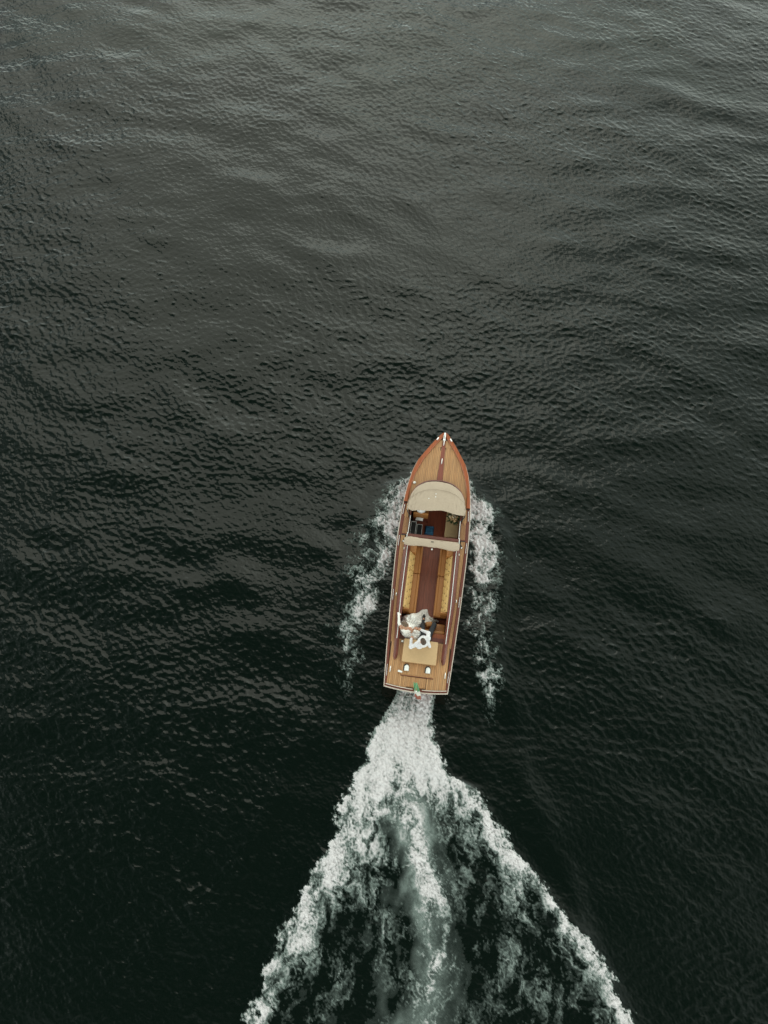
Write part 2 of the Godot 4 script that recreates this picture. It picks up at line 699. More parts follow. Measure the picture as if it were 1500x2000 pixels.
# A closed body from corners and triangles, turned the right way out; flat or smooth shading
func body(v: PackedVector3Array, idx: PackedInt32Array, smooth: bool) -> ArrayMesh:
	var vol := 0.0
	var mid := v[0]
	for k in range(0, idx.size(), 3):
		vol += (v[idx[k]] - mid).dot((v[idx[k + 1]] - mid).cross(v[idx[k + 2]] - mid))
	if vol > 0.0:
		idx.reverse()
	var n := PackedVector3Array()
	if smooth:
		n.resize(v.size())
		for k in range(0, idx.size(), 3):
			var f := (v[idx[k + 2]] - v[idx[k]]).cross(v[idx[k + 1]] - v[idx[k]])
			n[idx[k]] += f
			n[idx[k + 1]] += f
			n[idx[k + 2]] += f
		for k in n.size():
			n[k] = n[k].normalized()
		return raw_mesh(v, n, idx)
	var w := PackedVector3Array()
	var order := PackedInt32Array()
	for k in range(0, idx.size(), 3):
		var f := (v[idx[k + 2]] - v[idx[k]]).cross(v[idx[k + 1]] - v[idx[k]]).normalized()
		for m in 3:
			w.append(v[idx[k + m]])
			n.append(f)
			order.append(k + m)
	return raw_mesh(w, n, order)


# Rings of equal size joined one to the next and capped at both ends
func loft(rings: Array, smooth := true) -> ArrayMesh:
	var v := PackedVector3Array()
	var idx := PackedInt32Array()
	var m: int = rings[0].size()
	for r: PackedVector3Array in rings:
		v.append_array(r)
	for j in rings.size() - 1:
		for i in m:
			var a := j * m + i
			var b := j * m + (i + 1) % m
			idx.append_array([a, b, a + m, b, b + m, a + m])
	for end in 2:
		var r: PackedVector3Array = rings[0] if end == 0 else rings[rings.size() - 1]
		var c := Vector3.ZERO
		for p in r:
			c += p
		var o := v.size()
		v.append(c / m)
		v.append_array(r)
		for i in m:
			if end == 0:
				idx.append_array([o, o + 1 + (i + 1) % m, o + 1 + i])
			else:
				idx.append_array([o, o + 1 + i, o + 1 + (i + 1) % m])
	return body(v, idx, smooth)


func tube(path: Array, radius, sides := 8) -> ArrayMesh:
	var rings := []
	var n := path.size()
	var side := Vector3.ZERO
	for i in n:
		var t: Vector3 = (path[mini(i + 1, n - 1)] - path[maxi(i - 1, 0)]).normalized()
		if side == Vector3.ZERO:
			side = t.cross(Vector3.UP if absf(t.y) < 0.9 else Vector3.RIGHT).normalized()
		side = (side - t * side.dot(t)).normalized()
		var up := side.cross(t)
		var r: float = radius[i] if radius is Array else radius
		var ring := PackedVector3Array()
		for k in sides:
			var a := TAU * k / sides
			ring.append(path[i] + (side * cos(a) + up * sin(a)) * r)
		rings.append(ring)
	return loft(rings)


# A strip of timber that follows the boat: inner and outer edge, top and bottom as functions of u; side -1 port, 1 starboard
func strip(u0: float, u1: float, n: int, side: int, inner: Callable, outer: Callable, top: Callable, bottom: Callable, chamfer := 0.008) -> ArrayMesh:
	var rings := []
	for i in n + 1:
		var u := lerpf(u0, u1, float(i) / n)
		var a: float = inner.call(u) * side
		var b: float = outer.call(u) * side
		var t: float = top.call(u)
		var l: float = bottom.call(u)
		var c := minf(chamfer, absf(b - a) * 0.3) * side
		rings.append(PackedVector3Array([at(u, a, l), at(u, a, t - absf(c)), at(u, a + c, t), at(u, b - c, t), at(u, b, t - absf(c)), at(u, b, l)]))
	return loft(rings, false)


func box(u0: float, u1: float, v0: float, v1: float, y0: float, y1: float, chamfer := 0.006) -> ArrayMesh:
	return strip(u0, u1, 1, 1, func(_u): return v0, func(_u): return v1, func(_u): return y1, func(_u): return y0, chamfer)


# A box with well rounded edges, for cushions
func cushion(size: Vector3, r: float, puff := 0.0) -> ArrayMesh:
	var n := 5
	var v := PackedVector3Array()
	var idx := PackedInt32Array()
	var key := {}
	var h := size * 0.5
	r = minf(r, minf(h.x, minf(h.y, h.z)) * 0.98)
	var steps := 10
	for face in 6:
		var axis := face / 2
		var s := 1.0 if face % 2 else -1.0
		var a := (axis + 1) % 3
		var b := (axis + 2) % 3
		var o := v.size()
		for j in steps + 1:
			for i in steps + 1:
				var p := Vector3.ZERO
				p[axis] = s * h[axis]
				p[a] = bend(float(i) / steps) * h[a]
				p[b] = bend(float(j) / steps) * h[b]
				var core := Vector3(clampf(p.x, -h.x + r, h.x - r), clampf(p.y, -h.y + r, h.y - r), clampf(p.z, -h.z + r, h.z - r))
				p = core + (p - core).normalized() * r
				if puff > 0.0 and p.y > 0.0:
					p.y += puff * (1.0 - pow(p.x / h.x, 2)) * (1.0 - pow(p.z / h.z, 4))
				v.append(p)
		for j in steps:
			for i in steps:
				var q := o + j * (steps + 1) + i
				if s > 0:
					idx.append_array([q, q + 1, q + steps + 1, q + 1, q + steps + 2, q + steps + 1])
				else:
					idx.append_array([q, q + steps + 1, q + 1, q + 1, q + steps + 1, q + steps + 2])
	# one vertex for corners that meet, so that shading runs round the edges
	var weld := PackedInt32Array()
	var w := PackedVector3Array()
	for p in v:
		var k := Vector3i((p * 20000.0).round())
		if not key.has(k):
			key[k] = w.size()
			w.append(p)
		weld.append(key[k])
	var idx2 := PackedInt32Array()
	for k in range(0, idx.size(), 3):
		var t := [weld[idx[k]], weld[idx[k + 1]], weld[idx[k + 2]]]
		if t[0] != t[1] and t[1] != t[2] and t[0] != t[2]:
			idx2.append_array(t)
	return body(w, idx2, true)


# grid steps crowded towards both ends
func bend(t: float) -> float:
	return -cos(t * PI) * 0.5 + (t - 0.5)


# A slab between a top and a bottom surface, each a function of (0..1, 0..1)
func slab(nu: int, nv: int, top: Callable, bottom: Callable) -> ArrayMesh:
	var v := PackedVector3Array()
	var idx := PackedInt32Array()
	var m := nu + 1
	var o := (nu + 1) * (nv + 1)
	for s in 2:
		for j in nv + 1:
			for i in nu + 1:
				v.append(top.call(float(i) / nu, float(j) / nv) if s == 0 else bottom.call(float(i) / nu, float(j) / nv))
	for j in nv:
		for i in nu:
			var a := j * m + i
			idx.append_array([a, a + m, a + 1, a + 1, a + m, a + m + 1])
			a += o
			idx.append_array([a, a + 1, a + m, a + 1, a + m + 1, a + m])
	var edge := []
	for i in nu:
		edge.append([i, i + 1])
	for j in nv:
		edge.append([j * m + nu, (j + 1) * m + nu])
	for i in nu:
		edge.append([nv * m + nu - i, nv * m + nu - i - 1])
	for j in nv:
		edge.append([(nv - j) * m, (nv - j - 1) * m])
	for e: Array in edge:
		var q := v.size()
		v.append_array([v[e[0]], v[e[1]], v[e[0] + o], v[e[1] + o]])
		idx.append_array([q, q + 1, q + 2, q + 1, q + 3, q + 2])
	return body(v, idx, true)


# A flat outline in (u, v) with thickness
func plate(outline: PackedVector2Array, y0: float, y1: float) -> ArrayMesh:
	var tri := Geometry2D.triangulate_polygon(outline)
	var n := outline.size()
	var v := PackedVector3Array()
	var idx := PackedInt32Array()
	for p in outline:
		v.append(at(p.x, p.y, y1))
	for p in outline:
		v.append(at(p.x, p.y, y0))
	for k in range(0, tri.size(), 3):
		idx.append_array([tri[k], tri[k + 1], tri[k + 2], tri[k] + n, tri[k + 2] + n, tri[k + 1] + n])
	var t := tri.size() / 3
	# the walls must run the same way as the top
	var cw := Geometry2D.is_polygon_clockwise(outline)
	var a2 := (outline[tri[1]] - outline[tri[0]]).cross(outline[tri[2]] - outline[tri[0]])
	var with_order := (a2 > 0) != cw
	for i in n:
		var j := (i + 1) % n
		if with_order:
			idx.append_array([i, i + n, j, j, i + n, j + n])
		else:
			idx.append_array([i, j, i + n, j, j + n, i + n])
	return body(v, idx, false)


func ball(r: Vector3, rings := 8, sides := 12) -> ArrayMesh:
	var list := []
	for j in rings + 1:
		var a := PI * clampf(float(j) / rings, 0.02, 0.98)
		var ring := PackedVector3Array()
		for i in sides:
			var b := TAU * i / sides
			ring.append(Vector3(sin(a) * cos(b) * r.x, cos(a) * r.y, sin(a) * sin(b) * r.z))
		list.append(ring)
	return loft(list)


func moved(o: Vector3, turn := 0.0) -> Transform3D:
	return Transform3D(Basis(Vector3.UP, turn), o)


# ---------------------------------------------------------------- soft bodies: tapered capsules joined by a smooth minimum, meshed as surface nets
func soft_body(bones: Array, cell: float, melt: float, into = null) -> Array:
	var lo := Vector3.INF
	var hi := -Vector3.INF
	for b: Array in bones:
		var r := maxf(b[2], b[3]) + melt + cell * 2
		for e: Vector3 in [b[0], b[1]]:
			lo = lo.min(e - Vector3.ONE * r)
			hi = hi.max(e + Vector3.ONE * r)
	var n := Vector3i(((hi - lo) / cell).ceil()) + Vector3i.ONE
	var f := PackedFloat32Array()
	f.resize(n.x * n.y * n.z)
	f.fill(1e3)
	for b: Array in bones:
		var p: Vector3 = b[0]
		var q: Vector3 = b[1]
		var ra: float = b[2]
		var rb: float = b[3]
		var pad := maxf(ra, rb) + melt + cell * 2
		var c0 := Vector3i(((p.min(q) - Vector3.ONE * pad - lo) / cell).floor()).clamp(Vector3i.ZERO, n - Vector3i.ONE)
		var c1 := Vector3i(((p.max(q) + Vector3.ONE * pad - lo) / cell).ceil()).clamp(Vector3i.ZERO, n - Vector3i.ONE)
		var d := q - p
		var dd := maxf(d.length_squared(), 1e-9)
		for z in range(c0.z, c1.z + 1):
			for y in range(c0.y, c1.y + 1):
				var o := (z * n.y + y) * n.x
				for x in range(c0.x, c1.x + 1):
					var w := lo + Vector3(x, y, z) * cell - p
					var t := clampf(w.dot(d) / dd, 0.0, 1.0)
					var s := (w - d * t).length() - lerpf(ra, rb, t)
					var g := f[o + x]
					var k := maxf(melt - absf(g - s), 0.0) / melt
					f[o + x] = minf(g, s) - k * k * melt * 0.25
	var v: PackedVector3Array = into[0] if into else PackedVector3Array()
	var nn: PackedVector3Array = into[1] if into else PackedVector3Array()
	var idx: PackedInt32Array = into[2] if into else PackedInt32Array()
	var id := PackedInt32Array()
	id.resize(f.size())
	id.fill(-1)
	var sx := 1
	var sy := n.x
	var sz := n.x * n.y
	var corner := [0, sx, sy, sx + sy, sz, sx + sz, sy + sz, sx + sy + sz]
	var edges := [[0, 1], [2, 3], [4, 5], [6, 7], [0, 2], [1, 3], [4, 6], [5, 7], [0, 4], [1, 5], [2, 6], [3, 7]]
	for z in n.z - 1:
		for y in n.y - 1:
			for x in n.x - 1:
				var p := z * sz + y * sy + x
				var neg := 0
				for c: int in corner:
					if f[p + c] < 0.0:
						neg += 1
				if neg == 0 or neg == 8:
					continue
				var sum := Vector3.ZERO
				var cnt := 0
				for e: Array in edges:
					var fa := f[p + corner[e[0]]]
					var fb := f[p + corner[e[1]]]
					if (fa < 0.0) != (fb < 0.0):
						var t := fa / (fa - fb)
						var ca := Vector3(e[0] & 1, (e[0] >> 1) & 1, e[0] >> 2)
						var cb := Vector3(e[1] & 1, (e[1] >> 1) & 1, e[1] >> 2)
						sum += ca.lerp(cb, t)
						cnt += 1
				id[p] = v.size()
				v.append(lo + (Vector3(x, y, z) + sum / cnt) * cell)
				var g := Vector3(f[p + sx] - f[p] + f[p + sx + sy + sz] - f[p + sy + sz], f[p + sy] - f[p] + f[p + sx + sy + sz] - f[p + sx + sz], f[p + sz] - f[p] + f[p + sx + sy + sz] - f[p + sx + sy])
				nn.append(g.normalized())
	for z in range(1, n.z - 1):
		for y in range(1, n.y - 1):
			for x in range(1, n.x - 1):
				var p := z * sz + y * sy + x
				var here := f[p] < 0.0
				for ax in 3:
					var s: int = [sx, sy, sz][ax]
					if here == (f[p + s] < 0.0):
						continue
					var s1: int = [sy, sz, sx][ax]
					var s2: int = [sz, sx, sy][ax]
					var a := id[p]
					var b := id[p - s1]
					var c := id[p - s1 - s2]
					var e := id[p - s2]
					if a < 0 or b < 0 or c < 0 or e < 0:
						continue
					if here:
						idx.append_array([a, c, b, a, e, c])
					else:
						idx.append_array([a, b, c, a, c, e])
	return [v, nn, idx]


func soft_mesh(parts: Array) -> ArrayMesh:
	return raw_mesh(parts[0], parts[1], parts[2])


# ---------------------------------------------------------------- materials
func make_materials() -> void:
	var w := StandardMaterial3D.new()
	w.albedo_color = lin(0.0022, 0.0052, 0.0037)
	w.roughness = 0.06
	w.metallic_specular = 0.354
	mats.water = w
	var f := StandardMaterial3D.new()
	f.vertex_color_use_as_albedo = true
	f.transparency = BaseMaterial3D.TRANSPARENCY_ALPHA
	f.roughness = 0.9
	f.metallic_specular = 0.3
	mats.foam = f
	var grain := grain_texture(61, 0.9)
	var weave := weave_texture()
	# teak in four tones, so that planks differ as timber does
	var teak := [lin(0.61, 0.325, 0.148), lin(0.66, 0.365, 0.175), lin(0.57, 0.295, 0.130), lin(0.63, 0.335, 0.150)]
	mats.teak = []
	for c: Color in teak:
		mats.teak.append(wood(c, grain, 0.55, 0.0))
	mats.mahogany = wood(lin(0.185, 0.040, 0.022), grain, 0.45, 0.15)
	mats.varnish = wood(lin(0.44, 0.100, 0.020), grain, 0.35, 0.4)
	mats.floor = wood(lin(0.36, 0.100, 0.055), grain, 0.45, 0.15)
	mats.king = wood(lin(0.29, 0.070, 0.040), grain, 0.5, 0.0)
	mats.caulk = plain(lin(0.10, 0.058, 0.032), 0.9)
	mats.black = plain(lin(0.012, 0.013, 0.014), 0.5)
	mats.white_trim = plain(lin(0.56, 0.47, 0.40), 0.45)
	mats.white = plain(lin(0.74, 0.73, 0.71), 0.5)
	mats.chrome = plain(lin(0.80, 0.79, 0.78), 0.16)
	mats.chrome.metallic = 1.0
	mats.leather = cloth(lin(0.42, 0.170, 0.046), weave, 0.5, 0.25)
	mats.tufted = cloth(lin(0.60, 0.37, 0.140), weave, 0.6, 0.25)
	mats.button = plain(lin(0.07, 0.030, 0.010), 0.6)
	mats.pad = cloth(lin(0.56, 0.365, 0.195), weave, 0.75, 0.4)
	mats.canvas = cloth(lin(0.47, 0.365, 0.285), weave, 0.85, 1.0)
	mats.cream_seat = cloth(lin(0.52, 0.36, 0.19), weave, 0.7, 0.4)
	mats.blue = cloth(lin(0.018, 0.10, 0.20), weave, 0.8, 0.8)
	mats.satin = cloth(lin(0.90, 0.855, 0.83), weave, 0.55, 0.25)
	mats.tulle = cloth(lin(0.60, 0.57, 0.53), weave, 0.9, 0.6)
	mats.shirt = cloth(lin(0.74, 0.71, 0.75), weave, 0.85, 0.5)
	mats.suit = cloth(lin(0.014, 0.015, 0.020), weave, 0.75, 0.6)
	mats.navy = cloth(lin(0.03, 0.035, 0.05), weave, 0.8, 0.6)
	mats.shoe = plain(lin(0.010, 0.009, 0.009), 0.3)
	mats.skin = plain(lin(0.44, 0.225, 0.145), 0.5)
	mats.skin.subsurf_scatter_enabled = true
	mats.skin.subsurf_scatter_strength = 0.15
	mats.hair_dark = plain(lin(0.050, 0.026, 0.013), 0.5)
	mats.hair_brown = plain(lin(0.105, 0.062, 0.035), 0.5)
	mats.eye = plain(lin(0.03, 0.02, 0.02), 0.2)
	mats.green = cloth(lin(0.13, 0.30, 0.15), weave, 0.8, 0.6)
	mats.flag_white = cloth(lin(0.62, 0.59, 0.55), weave, 0.8, 0.6)
	mats.red = cloth(lin(0.30, 0.085, 0.055), weave, 0.8, 0.6)
	mats.leaf = plain(lin(0.045, 0.075, 0.022), 0.7)
	mats.rose = plain(lin(0.66, 0.44, 0.24), 0.7)
	mats.cream_rose = plain(lin(0.70, 0.60, 0.42), 0.7)
	mats.gel = plain(lin(0.20, 0.055, 0.030), 0.2)
	mats.frame_white = plain(lin(0.55, 0.55, 0.53), 0.4)
	mats.ink = plain(lin(0.04, 0.035, 0.03), 0.8)


func plain(c: Color, rough: float) -> StandardMaterial3D:
	var m := StandardMaterial3D.new()
	m.albedo_color = c
	m.roughness = rough
	return m


func wood(c: Color, grain: Texture2D, rough: float, coat: float) -> StandardMaterial3D:
	var m := plain(c, rough)
	m.albedo_texture = grain
	m.uv1_triplanar = true
	m.uv1_scale = Vector3(2.3, 2.3, 0.5)
	m.heightmap_enabled = false
	if coat > 0.0:
		m.clearcoat_enabled = true
		m.clearcoat = coat
		m.clearcoat_roughness = 0.12
	return m


func cloth(c: Color, weave: Texture2D, rough: float, relief: float) -> StandardMaterial3D:
	var m := plain(c, rough)
	m.albedo_texture = weave
	m.uv1_triplanar = true
	m.uv1_scale = Vector3(1.7, 1.7, 1.7)
	m.normal_enabled = false
	return m


# grain runs along the second axis of the picture; grey around 0.86
func grain_texture(s: int, most: float) -> ImageTexture:
	var n := 512
	var im := Image.create_empty(n, n, false, Image.FORMAT_RGB8)
	var a := noise(s, 0.035, 4)
	var b := noise(s + 1, 0.010, 3)
	for j in n:
		for i in n:
			var x := float(i)
			var y := float(j)
			# torus walk keeps the edges seamless enough under triplanar repeats
			var g := a.get_noise_2d(x * 3.0 + 6.0 * b.get_noise_2d(x, y * 0.25), y * 0.22)
			var h := b.get_noise_2d(x * 1.4, y * 0.5)
			var t := clampf(most - 0.06 + 0.13 * g + 0.12 * h, 0.3, 1.0)
			im.set_pixel(i, j, Color(t, t * (0.985 - 0.02 * h), t * (0.96 - 0.04 * h)))
	return ImageTexture.create_from_image(im)


func weave_texture() -> ImageTexture:
	var n := 512
	var im := Image.create_empty(n, n, false, Image.FORMAT_RGB8)
	var a := noise(66, 0.012, 4)
	var b := noise(67, 0.18, 2)
	for j in n:
		for i in n:
			var t := clampf(0.95 + 0.025 * a.get_noise_2d(i, j) + 0.05 * b.get_noise_2d(i, j), 0.5, 1.0)
			im.set_pixel(i, j, Color(t, t, t * 0.99))
	return ImageTexture.create_from_image(im)


# ---------------------------------------------------------------- the boat
var beam := PackedFloat32Array([-0.1, 1.02, 0.0, 1.03, 0.3, 1.048, 1.2, 1.10, 2.2, 1.145, 3.2, 1.185, 4.5, 1.225, 5.4, 1.236, 6.2, 1.212, 6.8, 1.168, 7.3, 1.11, 7.85, 1.01, 8.3, 0.858, 8.7, 0.62, 8.95, 0.465, 9.17, 0.315, 9.32, 0.21, 9.42, 0.135, 9.48, 0.07, 9.51, 0.015])
var rail_in := PackedFloat32Array([6.55, 1.045, 7.0, 1.025, 7.4, 0.965, 7.8, 0.875, 8.05, 0.78, 8.4, 0.635, 8.8, 0.395, 9.1, 0.195, 9.27, 0.07, 9.36, 0.02])
var arch := PackedFloat32Array([-0.97, 6.60, -0.955, 6.75, -0.90, 6.93, -0.84, 7.08, -0.72, 7.25, -0.55, 7.39, -0.3, 7.49, 0.0, 7.53, 0.3, 7.49, 0.55, 7.39, 0.72, 7.25, 0.84, 7.08, 0.90, 6.93, 0.955, 6.75, 0.97, 6.60])


func half(u: float) -> float:
	return along(beam, u)


func sheer(u: float) -> float:
	return 0.8 + 0.35 * pow(clampf(u / BOAT_LONG, 0.0, 1.0), 2)


func transom(v: float) -> float:
	return -0.055 + 0.085 * pow(v / 1.03, 2)


func make_boat() -> void:
	var boat := thing("motorboat", "varnished wooden motorboat with teak decks, tan leather cockpit and beige canvas top", "boat", null, null, boat_place)
	make_hull(boat)
	make_foredeck(boat)
	make_side_decks(boat)
	make_cockpit(boat)
	make_helm(boat)
	make_canvas(boat)
	make_aft_deck(boat)
	make_fittings(boat)


func make_hull(boat: Node3D) -> void:
	var stations := [0.0, 0.3, 1.0, 2.0, 3.0, 4.0, 5.0, 5.8, 6.5, 7.0, 7.5, 7.9, 8.3, 8.6, 8.9, 9.1, 9.25, 9.38, 9.47, 9.51]
	var skin := func(a: float, b: float, inset: float) -> Vector3:
		var u: float = stations[int(round(a * 19))]
		var w := half(u) - 0.012 - inset
		var fine := sstep(5.5, 9.4, u)
		var ys := sheer(u) - 0.03
		var prof := [[1.0, ys], [lerpf(0.985, 0.86, fine), lerpf(ys, 0.0, 0.35)], [lerpf(0.95, 0.62, fine), lerpf(ys, 0.0, 0.75)], [lerpf(0.92, 0.42, fine), 0.0], [lerpf(0.72, 0.25, fine), lerpf(-0.22, -0.12, fine)], [0.0, lerpf(-0.42, -0.25, fine)]]
		var k := int(round(b * 10))
		var p: Array = prof[k] if k < 6 else prof[10 - k]
		var y: float = p[1]
		var x: float = maxf(p[0] * w, 0.0) * (-1.0 if k < 6 else 1.0)
		# raked stem ahead, transom raked under astern
		var uu: float = u - (ys - y) * 0.42 * sstep(7.5, 9.5, u) + 0.45 * (ys - y) * sstep(1.0, 0.0, u)
		if u == 0.0:
			uu += transom(x)
		return at(uu, x, y + (inset if k == 5 else 0.0))
	part("hull", slab(19, 10, func(a, b): return skin.call(a, b, 0.0), func(a, b): return skin.call(a, b, 0.03)), mats.gel, boat)
	var rings := []
	for e in 2:
		var ring := PackedVector3Array()
		for k in 11:
			ring.append(skin.call(0.0, k / 10.0, 0.0) - Vector3(0, 0, 0.03 * e - 0.004))
		rings.append(ring)
	part("transom", loft(rings, false), mats.gel, boat)
	# pale rubbing strake round the gunwale
	for side in [-1, 1]:
		part("rub_rail", strip(0.0, 9.50, 60, side, func(u): return half(u) - 0.015, func(u): return half(u) + 0.014, func(u): return sheer(u) + 0.006, func(u): return sheer(u) - 0.055, 0.01), mats.white_trim, boat)


func make_foredeck(boat: Node3D) -> void:
	# dark bed of caulking under the planks
	var bed := PackedVector2Array()
	for i in 29:
		var u := lerpf(6.0, 9.36, i / 28.0)
		bed.append(Vector2(u, along(rail_in, u) + 0.02))
	for i in 29:
		var u := lerpf(9.36, 6.0, i / 28.0)
		bed.append(Vector2(u, -along(rail_in, u) - 0.02))
	bed.append(Vector2(6.0, -0.95))
	bed.append(Vector2(6.6, -0.93))
	for i in 21:
		var v := lerpf(-0.90, 0.90, i / 20.0)
		bed.append(Vector2(along(arch, v) - 0.05, v))
	bed.append(Vector2(6.6, 0.93))
	bed.append(Vector2(6.0, 0.95))
	part("deck_bed", sheer_plate(bed, -0.03, 0.006), mats.caulk, boat)
	# planks run fore and aft, cut to the rail ahead and to the windscreen arch behind
	var pitch := 0.0605
	var k := 0
	for side in [-1, 1]:
		for i in 16:
			var a := 0.112 + i * pitch
			var b := a + pitch - 0.0055
			if a > 1.02:
				break
			var u_front := plank_front(b)
			var u_back := along(arch, minf(a, 0.97)) + 0.03 if a < 0.93 else 6.02
			if a < 0.93 and b > 0.90:
				u_back = 6.9
			var fa := minf(plank_front(a), 8.9)
			var poly := PackedVector2Array([Vector2(u_back, a * side), Vector2(fa, a * side), Vector2(minf(u_front, fa), b * side), Vector2(along(arch, minf(b, 0.96)) + 0.03 if a < 0.93 else 6.02, b * side)])
			var fb := minf(u_front, fa)
			if fa - u_back < 0.08:
				continue
			poly[2].x = fb
			poly[3].x = minf(poly[3].x, fb - 0.03)
			part("deck_plank", sheer_plate(long_cut(poly), 0.0, 0.018), mats.teak[(k * 7 + i * i) % 4], boat)
			k += 1
		# the narrow run between the king plank and the first long plank widens aft
		var inner := PackedVector2Array([Vector2(8.9, 0.066 * side), Vector2(8.72, 0.103 * side), Vector2(7.55, 0.103 * side)])
		part("deck_plank", sheer_plate(inner, 0.0, 0.018), mats.teak[1], boat)
		var tip := PackedVector2Array([Vector2(8.905, 0.070 * side), Vector2(9.19, 0.056 * side), Vector2(9.19, 0.13 * side), Vector2(8.905, 0.325 * side)])
		part("deck_plank", sheer_plate(tip, 0.0, 0.018), mats.teak[0], boat)
	part("king_plank", sheer_plate(long_cut(PackedVector2Array([Vector2(7.53, -0.102), Vector2(9.2, -0.050), Vector2(9.2, 0.050), Vector2(7.53, 0.102)])), 0.0, 0.026), mats.king, boat)
	# raised, brightly varnished cap rails meet at the stem
	for side in [-1, 1]:
		part("cap_rail", strip(6.60, 9.47, 44, side, func(u): return maxf(along(rail_in, u), 0.0), func(u): return maxf(half(u) - 0.006, 0.012), func(u): return sheer(u) + 0.075, func(u): return sheer(u) - 0.02, 0.016), mats.varnish, boat)
		part("rail_end", box_at(6.575, 6.60, along(rail_in, 6.6) * side, (half(6.6) - 0.006) * side, sheer(6.6) - 0.01, sheer(6.6) + 0.05), mats.black, boat)
	# arch of the windscreen foot
	var rings := []
	for i in 49:
		var t := lerpf(-1.0, 1.0, i / 48.0)
		var p := arch_point(t)
		var q := arch_point(t + 0.004) - arch_point(t - 0.004)
		var n := Vector2(q.y, -q.x).normalized()
		if n.dot(p - Vector2(6.4, 0)) < 0:
			n = -n
		var y := sheer(p.x)
		rings.append(PackedVector3Array([at(p.x - n.x * 0.035, p.y - n.y * 0.035, y - 0.02), at(p.x - n.x * 0.035, p.y - n.y * 0.035, y + 0.12), at(p.x + n.x * 0.008, p.y + n.y * 0.008, y + 0.10), at(p.x + n.x * 0.042, p.y + n.y * 0.042, y + 0.0)]))
	part("windscreen_arch", loft(rings, false), mats.mahogany, boat)


func arch_point(t: float) -> Vector2:
	var a := t * 1.50
	return Vector2(6.62 + 0.915 * pow(cos(a), 0.82), 0.955 * signf(sin(a)) * pow(absf(sin(a)), 0.94))


# where a plank at this distance from the middle meets the rail
func plank_front(v: float) -> float:
	var u := 9.3
	while u > 6.0 and along(rail_in, u) < v:
		u -= 0.01
	return u


func sheer_plate(outline: PackedVector2Array, off0: float, off1: float) -> ArrayMesh:
	var m := plate(outline, 0.0, 1.0)
	var a := m.surface_get_arrays(0)
	var v: PackedVector3Array = a[Mesh.ARRAY_VERTEX]
	for i in v.size():
		v[i].y = sheer(-v[i].z) + (off1 if v[i].y > 0.5 else off0)
	a[Mesh.ARRAY_VERTEX] = v
	var out := ArrayMesh.new()
	out.add_surface_from_arrays(Mesh.PRIMITIVE_TRIANGLES, a)
	return out


# more corners along the two long sides of a four-sided outline, so that it can follow the sheer
func long_cut(p: PackedVector2Array) -> PackedVector2Array:
	var out := PackedVector2Array()
	for i in 5:
		out.append(p[0].lerp(p[1], i / 4.0))
	for i in 5:
		out.append(p[2].lerp(p[3], i / 4.0))
	return out


func box_at(u0: float, u1: float, v0: float, v1: float, y0: float, y1: float) -> ArrayMesh:
	return box(minf(u0, u1), maxf(u0, u1), minf(v0, v1), maxf(v0, v1), y0, y1)


func coaming_out(u: float) -> float:
	return lerpf(0.885, 0.975, sstep(0.9, 3.2, u)) - 0.02 * sstep(3.0, 1.0, u)


func coaming_in(u: float) -> float:
	return lerpf(0.725, 0.765, sstep(1.0, 2.2, u))


func coaming_top(u: float) -> float:
	return lerpf(0.86, 1.05, sstep(0.9, 2.4, u))


